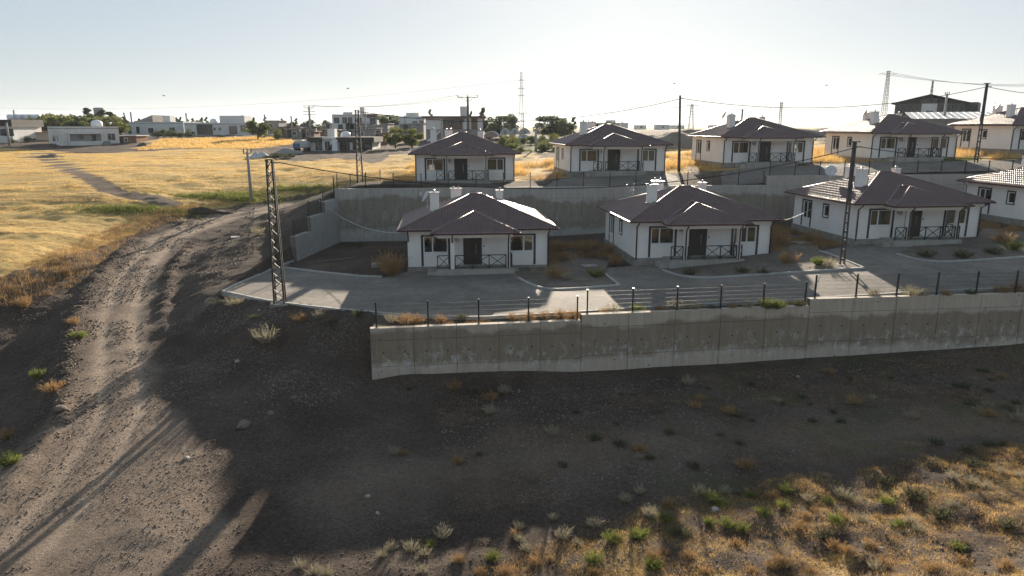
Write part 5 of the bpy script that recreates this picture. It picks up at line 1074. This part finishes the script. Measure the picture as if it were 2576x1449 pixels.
TREES = [('dense green tree left of the water tower group, beside the blue house', 106, 335, 290, 56, 200, 'round', LEAF1), ('bright green rounded tree in front of the village trees', 150, 338, 287, 74, 190, 'round', LEAF2), ('dark bushy tree between blue house and tower', 128, 332, 285, 54, 215, 'round', LEAF3),
    ('broad green tree behind the porch house roof', 200, 338, 290, 74, 185, 'round', LEAF1), ('yellowish green tree behind the porch house tank', 274, 338, 291, 80, 183, 'round', LEAF2), ('tall slim conifer left of the water tower', 226, 335, 270, 34, 215, 'slim', LEAF3), ('tall dark conifer in front of the water tower', 259, 336, 275, 38, 205, 'slim', LEAF3), ('tall gappy conifer right of the water tower', 287, 336, 280, 42, 210, 'slim', LEAF3),
    ('olive tree directly before the water tower stem', 236, 336, 288, 60, 195, 'round', LEAF3), ('little conifer beside the sloped-roof house', 315, 330, 292, 16, 225, 'slim', LEAF3),
    ('round leafy tree at the corner of the long white house', 649, 345, 303, 50, 172, 'round', LEAF1), ('slim tree of a pair, closer to the long white house', 612, 325, 289, 14, 235, 'slim', LEAF3), ('slim tree of a pair, closer to the round leafy tree', 623, 325, 290, 14, 235, 'slim', LEAF3), ('small yellowing tree among the low sheds', 697, 342, 325, 22, 172, 'round', LEAF2),
    ('dark tree behind the grey shed row', 729, 330, 305, 32, 225, 'round', LEAF3), ('round dark tree beside the transformer pole', 788, 331, 298, 38, 200, 'round', LEAF3), ('small olive tree left of the transformer pole', 765, 330, 308, 20, 195, 'round', LEAF1),
    ('broad pale tree between the two-storey houses', 975, 325, 290, 52, 205, 'round', LEAF1), ('grey-green tree behind the pale broad tree', 1000, 322, 291, 32, 225, 'round', LEAF3), ('bright small tree with thin trunk by the rusty hut', 995, 371, 318, 40, 135, 'round', LEAF2), ('low spreading tree next to the bright thin-trunk tree', 1037, 371, 324, 46, 137, 'round', LEAF2),
    ('slim conifer above the far stepped-roof house', 1083, 300, 273, 14, 230, 'slim', LEAF3), ('tall gappy conifer behind the brown house', 1214, 310, 269, 24, 200, 'slim', LEAF3), ('slim conifer tip over the brown house roof', 1184, 310, 278, 14, 210, 'slim', LEAF3),
    ('green tree touching the brown house wall', 1230, 332, 292, 36, 170, 'round', LEAF1), ('dark twin tree beside the tents', 1258, 334, 291, 42, 178, 'round', LEAF3), ('large dark tree left of the tall mast', 1283, 330, 285, 42, 190, 'round', LEAF3), ('small pale tree between brown house and twin tree', 1246, 330, 297, 26, 190, 'round', LEAF1),
    ('broad dark tree with wide crown beyond the green bushes', 1385, 336, 291, 68, 165, 'round', LEAF3), ('lighter tree joined to the broad dark crown', 1420, 336, 298, 46, 170, 'round', LEAF1), ('slim dark tree at the end of the broad crown group', 1443, 334, 293, 18, 175, 'slim', LEAF3), ('low tree behind the green-curtain bungalow', 1490, 330, 306, 26, 220, 'round', LEAF3), ('low tree beside the far small building', 1530, 330, 305, 40, 230, 'round', LEAF3),
    ('leafy tree filling the gap right of the bright rounded tree', 176, 337, 288, 56, 198, 'round', LEAF1), ('dark tree at the sloped-roof house end of the tree belt', 303, 336, 300, 40, 196, 'round', LEAF3), ('low green tree behind the cream shed', 92, 336, 302, 40, 190, 'round', LEAF1)]
for i in range(30):
    px = [342, 352, 420, 436, 446, 455, 463, 474, 486, 498, 508, 520, 532, 560, 580, 598, 640, 668, 690, 712, 745, 820, 905, 930, 1045, 1062, 1100, 1130, 1152, 1168][i]
    Yt = 248 + 9 * (i % 4); rd = i % 3 == 0
    tree('hazy small tree on the skyline behind the white village houses', px, 322, (303 if rd else 298) - (i * 7) % 6, 26 if rd else 13, Yt, 'round' if rd else 'slim', LEAF3 if i % 2 else LEAF1, i, group='hazy skyline trees behind the village')
for i, t in enumerate(TREES): tree(t[0], *t[1:6], t[6], t[7], i)
BUSH = [('dark bush in front of the sloped-roof house', 398, 351, 326, 44, 178), ('dark bush row piece before the long white house', 432, 352, 322, 48, 176), ('tall dark bush at the smoke', 412, 350, 318, 26, 180), ('dark bush left of the large dark window', 476, 350, 322, 34, 178), ('low bush under the large dark window', 556, 351, 336, 24, 176), ('bush at the dark bush row end', 456, 351, 330, 30, 177),
    ('green bush behind the tarp heap', 690, 404, 383, 60, 108), ('green bush between tarp heap and trailer', 728, 402, 382, 40, 110), ('small dark bush above the green bushes', 1288, 352, 332, 30, 142), ('low weedy bush on the bank left of the porch house', 70, 356, 341, 40, 162), ('low weedy bush by the banded house', 30, 358, 346, 30, 156)]
for i, t in enumerate(BUSH): tree(t[0], *t[1:6], 'bush', [LEAF3, LEAF3, LEAF1][i % 3], i, 'bush', 'bush')
for i in range(26):
    px = random.uniform(1258, 1398); pb = random.uniform(356, 384); p = P2(px, pb); hgt = random.uniform(1.0, 2.0); k = ('bush', LEAF1.name if i % 2 else LEAF2.name, i % 3)
    if k not in TM: TM[k] = tree_meshes('bush', 300 + i, LEAF1 if i % 2 else LEAF2)
    r = thing('bush', 'low green bush in the thicket between the tents and the upper bungalows', 'bush', (p[0], p[1], gz(*p)), random.uniform(0, 6), 'green thicket bushes'); w_ = random.uniform(2.2, 3.6); r.scale = (w_, w_, hgt)
    link(bpy.data.objects.new('trunk', TM[k][0]), r); link(bpy.data.objects.new('crown', TM[k][1]), r)

# ================================================================== SMALL PLANTS
def blade_mesh(name, n, h, spread, width, mat, seed, droop=.25, branch=0, up=.5):
    rnd = np.random.default_rng(seed); V = []; T = []
    def blade(p, d, L_, w_):
        side = np.cross(d, rnd.normal(size=3)); side /= np.linalg.norm(side) + 1e-9; m = p + d * L_ * .55; e = p + d * L_ + np.array([0, 0, -droop * L_ * rnd.uniform(0, 1)])
        i = len(V); V.extend([p - side * w_, p + side * w_, m + side * w_ * .8, m - side * w_ * .8, e]); T.extend([(i, i + 1, i + 2), (i, i + 2, i + 3), (i + 3, i + 2, i + 4)]); return m, e
    for k in range(n):
        t = rnd.uniform(0, 6.283); q = rnd.uniform(0, 1) ** .7; d = np.array([math.cos(t) * q * spread, math.sin(t) * q * spread, up + rnd.uniform(.2, .7)]); d /= np.linalg.norm(d)
        p = np.array([math.cos(t) * q * .12, math.sin(t) * q * .12, -.03]); m, e = blade(p, d, h * rnd.uniform(.55, 1.1), width)
        for b in range(branch):
            d2 = d + rnd.normal(size=3) * .55; d2 /= np.linalg.norm(d2); blade(p + (m - p) * rnd.uniform(.5, 1.7), d2, h * rnd.uniform(.15, .4), width * .8)
    return np_mesh(name, V, T, mat)
PM = {}
def pmesh_for(kind, v):
    k = (kind, v)
    if k not in PM:
        a = dict(green=(90, .45, 1.0, .010, GREENB, .2, 5), pale=(70, .55, 1.0, .007, PALEB, .1, 5), orange=(100, .5, 1.1, .007, DRYB, .25, 5), olive=(90, .35, 1.3, .010, OLIVEB, .3, 4), grass=(90, .5, .7, .007, STRAW, .45, 1), stalk=(9, 1.3, .35, .014, PALEB, .05, 4), big=(150, 1.0, .9, .009, DRYB, .2, 6))[kind]
        PM[k] = blade_mesh('foliage', a[0], a[1], a[2], a[3], a[4], hash(k[0]) % 0 if False else sum(map(ord, kind)) + v * 17, a[5], a[6])
    return PM[k]
STEMM = MB().lathe([(.045, -.08), (.03, .10), (.012, .22)], 6).mesh('stem', BARK)
def plant(kind, loc, s, label, group=None, name='weed'):
    r = thing(name, label, 'plant', loc, random.uniform(0, 6.28), group); r.scale = (s * random.uniform(.9, 1.15), s * random.uniform(.9, 1.15), s * random.uniform(.85, 1.1))
    link(bpy.data.objects.new('foliage', pmesh_for(kind, random.randrange(3))), r); link(bpy.data.objects.new('stem', STEMM), r); return r
def c7(x, y): return (638.9 + x / 2.52, 894.5 + y / 2.52)
def c8(x, y): return (1533.4 + x / 2.4706, 894.5 + y / 2.4706)
def gp_(px, py): p = PS(px, py, lambda x, y: gz(x, y), -3.3); return (p.x, p.y, gz(p.x, p.y) - .02)
fgl = {'green': ('bright green spiny weed on the sunlit foreground bank', 'green weeds on the foreground bank'), 'pale': ('pale dry twiggy weed at the shadow edge of the foreground bank', 'pale twiggy weeds of the foreground bank'), 'orange': ('orange-brown dry weed clump on the foreground bank', 'orange dry weeds of the foreground bank'), 'olive': ('olive dark weed at the shaded edge of the foreground bank', 'olive weeds of the foreground bank')}
FGW = [('green', c8, [(690, 935), (870, 875), (1100, 845), (960, 990), (1080, 940), (730, 1060), (830, 1085), (350, 1030), (1360, 915), (1720, 920), (1790, 1060), (1400, 1045), (620, 1050), (2170, 1200), (175, 1130), (270, 1320), (650, 905)], .78),
       ('pale', c8, [(720, 850), (1440, 880), (260, 1000), (1930, 1090), (2140, 760), (2440, 730), (560, 855), (1230, 900), (2340, 830), (2540, 750), (1500, 900), (2250, 800), (1880, 1040)], .7),
       ('orange', c8, [(1080, 1290), (1400, 1200), (780, 1180), (1620, 1190), (340, 1230), (600, 1350), (360, 930), (1180, 1080), (2200, 1290), (1000, 1320), (1480, 1230), (480, 1260), (1250, 1350), (1700, 1300), (880, 1340), (2000, 1330), (2450, 1320)], .68), ('olive', c8, [(1900, 880), (1720, 790), (2060, 1000), (1350, 1130), (440, 1120), (2480, 1060)], 1.2),
       ('pale', c7, [(810, 1270), (870, 1225), (290, 1345), (380, 1375), (460, 1385), (1200, 1150), (1000, 1230), (1080, 1260), (1680, 1095), (1900, 1035), (1960, 1150), (2160, 1080), (1720, 1230), (2050, 1200), (1070, 1370), (2500, 1010), (2440, 870), (2360, 920)], .68),
       ('green', c7, [(1110, 1210), (1520, 1290), (2430, 1155), (2160, 1310), (2280, 1180)], .8), ('orange', c7, [(1440, 1385), (1780, 1320), (2170, 1385), (2540, 1290), (1300, 1300), (1600, 1390)], .75)]
for kind, cf, pts, sc in FGW:
    for q in pts: plant(kind, gp_(*cf(*q)), sc * random.uniform(.8, 1.25), *fgl[kind])
for i in range(24):      # more weeds spread over the bank
    x = random.uniform(0, 17); y = random.uniform(15.5, 24 + .2 * x); k = random.choice(['orange', 'orange', 'pale', 'grass', 'olive']);
    kk = k if k in fgl else 'orange'; plant(k if k != 'grass' else 'orange', (x, y, gz(x, y) - .02), random.uniform(.4, .7), *fgl[kk])
for i in range(80):      # shaded lower ground
    x = random.uniform(-6, 28); y = random.uniform(26, 36 + x * .1); k = random.choice(['olive', 'olive', 'orange', 'pale']); plant(k, (x, y, gz(x, y) - .02), random.uniform(.5, 1.15), {'olive': 'small olive weed on the shaded ground below the front wall', 'orange': 'small dry orange weed on the shaded ground below the front wall', 'pale': 'small pale dry weed on the shaded ground below the front wall'}[k], {'olive': 'olive weeds under the wall', 'orange': 'orange weeds under the wall', 'pale': 'pale weeds under the wall'}[k])
for px, py, k, s_, lab in [(668, 858, 'pale', 1.9, 'large pale green-grey weed on the bare slope below the lattice pole'), (588, 768, 'pale', 1.3, 'pale grass clump on the slope edge left of the lattice pole'), (545, 765, 'pale', 1.0, 'pale grass tuft at the open corner of the paving'), (755, 806, 'orange', 1.2, 'reddish dry weed right below the lattice pole'), (835, 815, 'olive', 1.4, 'olive weed under the pale kerb'), (800, 800, 'pale', 1.1, 'pale weed just below the kerb by the lattice pole'), (640, 800, 'olive', 1.0, 'small dark weed on the bare slope'),
        (198, 850, 'green', 1.3, 'green weed on the outer shoulder of the gravel road'), (135, 985, 'orange', 1.5, 'orange dry weed on the shaded slope left of the road'), (95, 950, 'green', 1.3, 'green weed on the shaded slope left of the road'), (25, 1168, 'green', 1.3, 'yellow-green weed at the foot of the left slope'), (185, 815, 'orange', 1.1, 'dry weed high on the left road shoulder'), (60, 770, 'orange', 1.6, 'orange dry weed under the field edge'), (20, 1100, 'orange', 1.2, 'rusty dry weed low on the left slope'), (165, 690, 'orange', 1.4, 'dry orange weed on the cut bank by the field'), (650, 590, 'pale', 1.4, 'pale weed on the slope beside the stepped wall'), (690, 585, 'olive', 1.5, 'grey-green weed touching the stepped wall'), (460, 560, 'pale', 1.0, 'pale weed at the inner road bend')]:
    plant(k, gp_(px, py), s_, lab)
def pz_(px, py): p = PS(px, py, lambda x, y: zpad(x, y)[0]); return (p.x, p.y, zp(p.x, p.y) + .05)
for px, py, k, s_, lab in [(1395, 700, 'orange', 2.1, 'bushy orange dry weed in the bed right of the smashed-window bungalow'), (1503, 697, 'green', 1.6, 'dark green weed at the driveway kerb of the second bungalow'), (1425, 705, 'pale', 1.3, 'pale weed in the bed between first and second bungalow'), (985, 694, 'big', 1.7, 'tall tan dry bush at the front corner of the smashed-window bungalow'), (1437, 664, 'stalk', 1.0, 'upright dry stalks behind the orange weed'), (1340, 690, 'stalk', .8, 'thin dry stalks against the smashed-window bungalow wall'), (1352, 668, 'pale', 1.0, 'grey weed at the bungalow plinth'),
        (1548, 668, 'big', 1.0, 'brown dry weed along the side wall of the second bungalow'), (1980, 662, 'orange', 1.9, 'orange weed between second and third lower bungalow'), (2062, 668, 'green', 1.5, 'bright green weed left of the dark steel pole'), (2088, 672, 'pale', 1.2, 'pale weed at the foot of the dark steel pole'), (1735, 692, 'olive', 1.8, 'dark low weed in front of the second bungalow porch'), (1868, 686, 'olive', 1.7, 'dark weed patch in the second bungalow bed'), (1920, 690, 'olive', 1.6, 'dark weed patch at the end of the second bungalow bed'),
        (2330, 648, 'olive', 1.9, 'dark weed in front of the third bungalow porch'), (2420, 650, 'olive', 2.0, 'dark weed in the bed of the third bungalow'), (2500, 640, 'olive', 1.8, 'dark weed near the end of the third bungalow bed'), (2545, 630, 'green', 1.8, 'yellow-green weed beyond the third bungalow bed'), (2520, 612, 'orange', 1.8, 'orange weed at the side of the third bungalow'), (1470, 640, 'big', 1.1, 'broad brown dry weed in the yard between first and second bungalow'), (1400, 632, 'big', 1.0, 'brown dry weed behind the smashed-window bungalow corner'), (1530, 640, 'big', 1.0, 'brown dry weed near the second bungalow side window'), (1965, 620, 'big', 1.2, 'brown dry weed in the yard before the third bungalow'), (2040, 612, 'big', 1.2, 'brown dry weed by the third bungalow side wall'), (905, 620, 'olive', 1.4, 'dark weed at the foot of the rear wall corner')]:
    plant(k, pz_(px, py), s_, lab)
fpl = {'orange': ('orange dry weed between front fence and kerb', 'orange weeds at the front fence'), 'pale': ('pale twiggy weed between front fence and kerb', 'pale weeds at the front fence'), 'green': ('yellow-green weed between front fence and kerb', 'green weeds at the front fence'), 'olive': ('olive weed between front fence and kerb', 'olive weeds at the front fence')}
for px, py, k, s_ in [(1022, 816, 'orange', 1.3), (1050, 815, 'orange', 1.0), (1110, 814, 'orange', 1.0), (1290, 806, 'orange', .9), (1330, 805, 'orange', 1.0), (1370, 803, 'orange', 1.0), (1410, 800, 'orange', 1.0), (1440, 799, 'orange', .9), (1545, 790, 'pale', 1.2), (1605, 788, 'green', 1.2), (1520, 792, 'orange', .9), (1660, 786, 'orange', .8), (1700, 783, 'pale', 1.3), (1745, 782, 'pale', 1.1), (1790, 781, 'olive', 1.0), (1840, 778, 'orange', .9), (1930, 776, 'green', 1.4), (1955, 776, 'green', 1.2), (2010, 770, 'olive', 1.2), (1880, 777, 'pale', 1.0), (2195, 748, 'pale', 1.0), (2290, 748, 'pale', 1.3), (2320, 747, 'pale', 1.0), (2380, 746, 'orange', .9), (2440, 742, 'olive', 1.0), (2520, 738, 'orange', 1.1), (2560, 734, 'orange', 1.2), (985, 812, 'pale', .9), (1160, 806, 'olive', 1.1), (900, 795, 'olive', 1.2)]:
    plant(k, pz_(px, py), s_ * 1.05, *fpl[k])

# ================================================================== UNCOUNTABLE COVER (straw, grass, gravel)
def scatter_blades(name, label, cat, x, y, z, nb, h, spread, width, mat, seed, tuft=.08):
    rnd = np.random.default_rng(seed); n = len(x); N_ = n * nb
    p = np.stack([np.repeat(x, nb), np.repeat(y, nb), np.repeat(z, nb)], 1) + np.concatenate([rnd.normal(size=(N_, 2)) * tuft, np.zeros((N_, 1)) - .03], 1)
    d = np.concatenate([rnd.normal(size=(N_, 2)) * spread, np.ones((N_, 1))], 1); d /= np.linalg.norm(d, axis=1)[:, None]
    L_ = h * rnd.uniform(.5, 1.3, N_)[:, None]; t = rnd.uniform(0, 6.283, N_); side = np.stack([np.cos(t), np.sin(t), np.zeros(N_)], 1) * width
    V = np.stack([p - side, p + side, p + d * L_], 1).reshape(-1, 3)
    o = link(bpy.data.objects.new(name, np_mesh(name, V, np.arange(N_ * 3).reshape(-1, 3), mat))); return props(o, label, cat, kind='stuff')
def pts_in(poly, n, seed, cond=None):
    rnd = np.random.default_rng(seed); a = np.array(poly); lo, hi = a.min(0), a.max(0); x = rnd.uniform(lo[0], hi[0], n * 4); y = rnd.uniform(lo[1], hi[1], n * 4)
    k = inpoly(x, y, poly)
    if cond is not None: k &= cond(x, y)
    return x[k][:n], y[k][:n]
def rows_cond(x, y): return (segdist(x, y, TRACKC) > 1.2) & (fbm(x * .035, y * 1.5 - x * .12, 61, 3) > .46 + .1 * (fbm(x * .02, y * .02, 8) - .5))
x, y = pts_in(FIELD, 30000, 1, rows_cond); scatter_blades('stubble', 'golden straw stubble standing in rows across the field', 'stubble', x, y, ground_low(x, y), 6, .15, .6, .022, STRAW, 2, .18)
x, y = pts_in(FIELD2, 3500, 3); scatter_blades('dry_grass', 'dry golden grass strip before the village houses', 'grass', x, y, ground_low(x, y), 5, .45, .5, .05, STRAW, 4, .2)
x, y = pts_in([(p[0] - 2.2, p[1] - 2.2) for p in CUT] + [(p[0] + 2.0, p[1] + 2.0) for p in CUT[::-1]], 1300, 5, lambda x, y: segdist(x, y, ROADC) > 3.2); scatter_blades('dry_grass', 'tall dry orange grass along the cut field edge', 'grass', x, y, ground_low(x, y), 8, .40, .5, .012, DRYB, 6, .16)
UP = [(-14, 72.5), (75, 82), (80, 104), (-14, 98)]
def up_cond(x, y):
    k = (fbm(x * .35, y * .35, 71) > .44) & (segdist(x, y, ROADC) > 3)
    for h in HOUSES[4:]:
        c, s_ = math.cos(h[3]), math.sin(h[3]); lx = (x - h[0]) * c + (y - h[1]) * s_; ly = -(x - h[0]) * s_ + (y - h[1]) * c; k &= ~((np.abs(lx) < 5.4) & (ly > -2.6) & (ly < 9.7))
    return k & ~inpoly(x, y, U1) & ~inpoly(x, y, U2)
x, y = pts_in(UP, 5000, 7, up_cond); scatter_blades('dry_grass', 'tall golden dry grass between the upper-row bungalows', 'grass', x, y, ground_low(x, y), 8, .75, .35, .016, STRAW, 8, .22)
x, y = pts_in(UP, 2600, 17, up_cond); scatter_blades('dry_grass', 'orange dry weeds mixed in the grass of the upper row', 'grass', x, y, ground_low(x, y), 8, .65, .5, .016, DRYB, 18, .25)
BANK = [(-4, 14), (26, 14), (26, 29.5), (17, 27), (6, 24.6), (0, 21.5)]
x, y = pts_in(BANK, 19000, 9, lambda x, y: fbm(x * .9, y * 1.1, 23) > .40); scatter_blades('dry_grass', 'short dry yellow grass covering the foreground bank', 'grass', x, y, ground_low(x, y), 8, .13, 1.0, .006, STRAW, 10, .10)
x, y = pts_in(BANK, 16000, 19, lambda x, y: fbm(x * .9 + 9, y * 1.1, 24) > .41); scatter_blades('dry_grass', 'brown matted dry weeds on the foreground bank', 'grass', x, y, ground_low(x, y), 8, .15, 1.2, .006, DRYB, 20, .14)
LOWG = [(-2, 24), (34, 31), (36, 41.5), (8, 36.3), (-4, 34)]
x, y = pts_in(LOWG, 12000, 29, lambda x, y: fbm(x * .35, y * .5, 25) > .50 - .004 * (x - 8)); scatter_blades('dry_grass', 'thin dry grass on the shaded ground below the front wall', 'grass', x, y, ground_low(x, y), 6, .14, .9, .006, DRYB, 30, .14)
def yard(h0, h1): return [fwall(h0, 5.6, .5), fwall(h1, -5.6, .5), fwall(h1, -5.6, 11), fwall(h0, 5.6, 11)]
for i in range(3):
    x, y = pts_in(yard(HOUSES[i], HOUSES[i + 1]), 1700, 33 + i, lambda x, y: fbm(x * .5, y * .5, 26) > .42); scatter_blades('dry_grass', ['brown dry weeds in the yard between first and second lower bungalow', 'brown dry weeds in the yard between second and third lower bungalow', 'brown dry weeds in the yard past the third lower bungalow'][i], 'grass', x, y, zpad(x, y), 9, .38, .6, .009, DRYB, 36 + i, .16)
FS = [(p[0], p[1] + .35) for p in FW[:4]] + [(p[0], p[1] - .2) for p in front_k[4:][::-1]]
x, y = pts_in(FS, 1500, 41, lambda x, y: (fbm(x * .6, y * .6, 27) > .42)); scatter_blades('dry_grass', 'orange dry grass strip between front fence and kerb', 'grass', x, y, zpad(x, y) - .03, 9, .28, .6, .007, DRYB, 42, .12)
for i, (c, rx, n, lab) in enumerate([(P2(560, 499), 6, 500, 'green weed strip along the field edge beside the concrete pole'), (P2(330, 527), 5, 420, 'green weed strip where the field track meets the road'), (P2(610, 490), 3, 200, 'green weed patch by the concrete pole'), (P2(760, 475), 5, 300, 'green weed strip along the field edge near the rear lattice pole'), (P2(2400, 404), 3, 120, 'green weeds at the upper terrace end')]):
    rnd = np.random.default_rng(50 + i); x = c[0] + rnd.normal(size=n) * rx * .5; y = c[1] + rnd.normal(size=n) * .6 + (x - c[0]) * .12; scatter_blades('green_weeds', lab, 'weeds', x, y, ground_low(x, y), 8, .38, .6, .03, GREENB, 60 + i, .15)
# gravel
OCT_V = np.array([(1, 0, 0), (-1, 0, 0), (0, 1, 0), (0, -1, 0), (0, 0, 1), (0, 0, -1)], float); OCT_F = np.array([(0, 2, 4), (2, 1, 4), (1, 3, 4), (3, 0, 4), (2, 0, 5), (1, 2, 5), (3, 1, 5), (0, 3, 5)])
def gravel(name, label, x, y, z, s0, s1, mat, seed):
    rnd = np.random.default_rng(seed); n = len(x); s_ = (s0 + (s1 - s0) * rnd.uniform(0, 1, n) ** 3)
    t = rnd.uniform(0, 6.283, n); c, sn = np.cos(t), np.sin(t); loc = OCT_V[None] * (1 + rnd.uniform(-.35, .35, (n, 6, 1))) * s_[:, None, None] * np.stack([rnd.uniform(.8, 1.3, n), rnd.uniform(.7, 1.1, n), rnd.uniform(.45, .8, n)], 1)[:, None, :]
    loc = loc + rnd.normal(size=(n, 6, 3)) * .18 * s_[:, None, None]
    V = np.stack([loc[..., 0] * c[:, None] - loc[..., 1] * sn[:, None], loc[..., 0] * sn[:, None] + loc[..., 1] * c[:, None], loc[..., 2]], -1) + np.stack([x, y, z + s_ * .2], 1)[:, None, :]
    F_ = (OCT_F[None] + (np.arange(n) * 6)[:, None, None]).reshape(-1, 3)
    return props(link(bpy.data.objects.new(name, np_mesh(name, V.reshape(-1, 3), F_, mat))), label, 'gravel', kind='stuff')
NEARL = [(-26, 15), (-2, 15), (0, 24), (-6.5, 34), (-13, 36), (-20, 37), (-27, 31)]
x, y = pts_in(NEARL, 22000, 71, lambda x, y: fbm(x * .4, y * .4, 28) + np.random.default_rng(6).normal(size=x.shape) * .08 > .40); gravel('gravel', 'loose gravel stones on the lower track and bare slope', x, y, ground_low(x, y), .014, .048, STONE, 72)
EMB = [(-20, 44), (-14, 41.6), (-7.3, 37.5), (-7, 34.5), (-11, 31), (-18, 33), (-23, 40)]
x, y = pts_in(EMB, 7500, 73, lambda x, y: fbm(x * .5, y * .5, 29) + np.random.default_rng(5).normal(size=x.shape) * .07 > .44); gravel('gravel', 'stones on the bare embankment below the lattice pole', x, y, ground_low(x, y), .014, .06, PEB, 74)
x, y = pts_in(LOWG, 15000, 75); gravel('gravel', 'small stones on the shaded ground below the front wall', x, y, ground_low(x, y), .014, .060, PEB, 76)
x, y = pts_in(BANK, 6000, 77); gravel('gravel', 'small stones on the foreground bank', x, y, ground_low(x, y), .015, .06, STONE, 78)
LEFTS = [P2(0, 760), P2(230, 660), P2(420, 560), P2(640, 520), P2(640, 640), P2(540, 730), P2(400, 800), P2(330, 1000), P2(180, 1120), P2(0, 1200), P2(-200, 1000)]
x, y = pts_in(LEFTS, 16000, 79, lambda x, y: fbm(x * .5, y * .5, 30) > .40); gravel('gravel', 'stones along the gravel road and its shoulders', x, y, ground_low(x, y), .018, .08, STONE, 80)
dre = np.random.default_rng(81); tt = resample(ROADC[2:7], .09); tt = np.array(tt); o_ = dre.normal(size=(len(tt) * 6, 2)) * .35
nrm_ = np.gradient(tt, axis=0); nrm_ = np.stack([-nrm_[:, 1], nrm_[:, 0]], 1); nrm_ /= np.linalg.norm(nrm_, axis=1)[:, None] + 1e-9
q = np.repeat(tt + nrm_ * 2.6, 6, axis=0) + o_; gravel('gravel', 'windrow of coarse stones on the outer edge of the road', q[:, 0], q[:, 1], ground_low(q[:, 0], q[:, 1]), .025, .09, STONE, 82)
x, y = pts_in(b1, 260, 83); gravel('gravel', 'rubble stones in the bed between first and second bungalow', x, y, zpad(x, y) + .06, .02, .08, PEB, 84)
x, y = pts_in(b2, 260, 85); gravel('gravel', 'rubble stones in the bed between second and third bungalow', x, y, zpad(x, y) + .06, .02, .08, PEB, 86)
# single rocks, slabs and litter
def rock(loc, s, label, mat=STONE, group=None, name='rock', cat='rock', flat=.6):
    bm = bmesh.new(); bmesh.ops.create_icosphere(bm, subdivisions=2, radius=1); rs = random.randrange(999)
    for v in bm.verts: n = float(fbm(np.array([v.co.x * 1.3 + rs]), np.array([v.co.y * 1.3 + v.co.z * 1.7]), rs)[0]); v.co *= .7 + n * .7; v.co.z *= flat
    me = bpy.data.meshes.new(name); bm.to_mesh(me); bm.free(); me.materials.append(mat); o = link(bpy.data.objects.new(name, me)); o.scale = (s, s * random.uniform(.7, 1), s); o.location = (loc[0], loc[1], loc[2] + s * .15); o.rotation_euler = (0, 0, random.uniform(0, 6)); return props(o, label, cat, group)
for px, py, s_, lab, mt_ in [(616, 1070, .36, 'largest boulder at the foot of the embankment', STONE), (597, 909, .14, 'whitish stone halfway down the bare slope', RUBBLE), (740, 1000, .16, 'rounded stone below the wall end', STONE), (680, 1040, .2, 'flat stone beside the largest boulder', STONE), (470, 1152, .13, 'pale stone at the edge of the track', RUBBLE), (1800, 1282, .15, 'white rock among the green weeds on the bank', RUBBLE), (2218, 1380, .09, 'white rock in the dry grass of the bank', RUBBLE), (2007, 948, .13, 'pale lump on the shaded ground below the wall', RUBBLE), (150, 1030, .3, 'flat stone on the outer road shoulder', STONE), (1640, 1010, .14, 'stone lying below the middle wall section', STONE), (870, 1130, .15, 'lone stone on the shaded lower ground', STONE), (1030, 1160, .13, 'small lone stone on the shaded lower ground', STONE)]:
    rock(gp_(px, py), s_, lab, mt_)
for px, py, lab in [(925, 1247, 'white scrap of litter on the shaded lower ground'), (950, 1290, 'crumpled white bag near the shadow edge')]: rock(gp_(px, py), .11, lab, RUBBLE, name='litter', cat='litter', flat=.25)
def slab(loc, sx, sy, h, rz, label, name, cat, mat=PLINTH):
    r = thing(name, label, cat, loc, rz); MB().box(-sx / 2, sx / 2, -sy / 2, sy / 2, -.1, h).build('slab', mat, r); MB().box(-sx * .12, sx * .12, -.03, .03, h, h + .025).build('lifting_bar', GALV, r)
slab(pz_(956, 668), 1.3, .9, .12, .2, 'flat concrete cover in the bare yard of the smashed-window bungalow', 'manhole_cover', 'cover'); slab(pz_(2018, 614), 1.4, 1.2, .1, .3, 'flat concrete cover in the yard beside the third bungalow', 'manhole_cover', 'cover'); slab(pz_(1482, 672), 1.2, .8, .1, .3, 'flat concrete cover near the driveway of the second bungalow', 'manhole_cover', 'cover')
a = Vector(pz_(790, 662)); b = Vector(pz_(895, 649)); o = MB().bar((0, 0, 0), b - a, .14, .08).build('plank', pm('old_plank', (.22, .18, .14), (.15, .12, .09), 2, .9)); o.location = a; props(o, 'long grey plank lying in the bare yard by the rear wall', 'plank')
slab(gp_(598, 596), 1.1, .8, .06, .4, 'pale board lying on the slope between road and stepped wall', 'board', 'board', RUBBLE)
# birds
for px, py, Y_, lab in [(412, 241, 90, 'tiny dark bird in the blue sky over the field houses'), (875, 223, 90, 'tiny dark bird above the rear lattice pole'), (1696, 211, 90, 'tiny dark bird above the slim upper pole'), (2079, 215, 95, 'tiny dark bird left of the leaning pylon')]:
    m = MB(); m.tube([(-.16, 0, 0), (-.05, 0, .02), (.08, 0, .03), (.17, 0, .02)], .03, 6, .045); m.poly([(-.02, .02, .03), (.08, .02, .03), (.0, .26, .1), (-.06, .24, .1)]); m.poly([(-.02, -.02, .03), (.08, -.02, .03), (.0, -.26, .1), (-.06, -.24, .1)])
    o = m.build('bird', IRON); o.location = PY(px, py, Y_); props(o, lab, 'bird')

# ================================================================== AIR
hz_m = bpy.data.materials.new('thin_haze'); hz_m.use_nodes = True; hn = hz_m.node_tree; hn.nodes.remove(hn.nodes['Principled BSDF'])
pv = hn.nodes.new('ShaderNodeVolumePrincipled'); pv.inputs['Color'].default_value = (.80, .89, 1.0, 1); pv.inputs['Density'].default_value = 0.00009; pv.inputs['Anisotropy'].default_value = 0.35
hn.links.new(pv.outputs[0], hn.nodes['Material Output'].inputs['Volume'])
props(MB().box(-6800, 6800, -2900, 7900, -7, 90).build('haze', hz_m), 'thin pale summer haze over the whole plain', 'haze', kind='stuff')
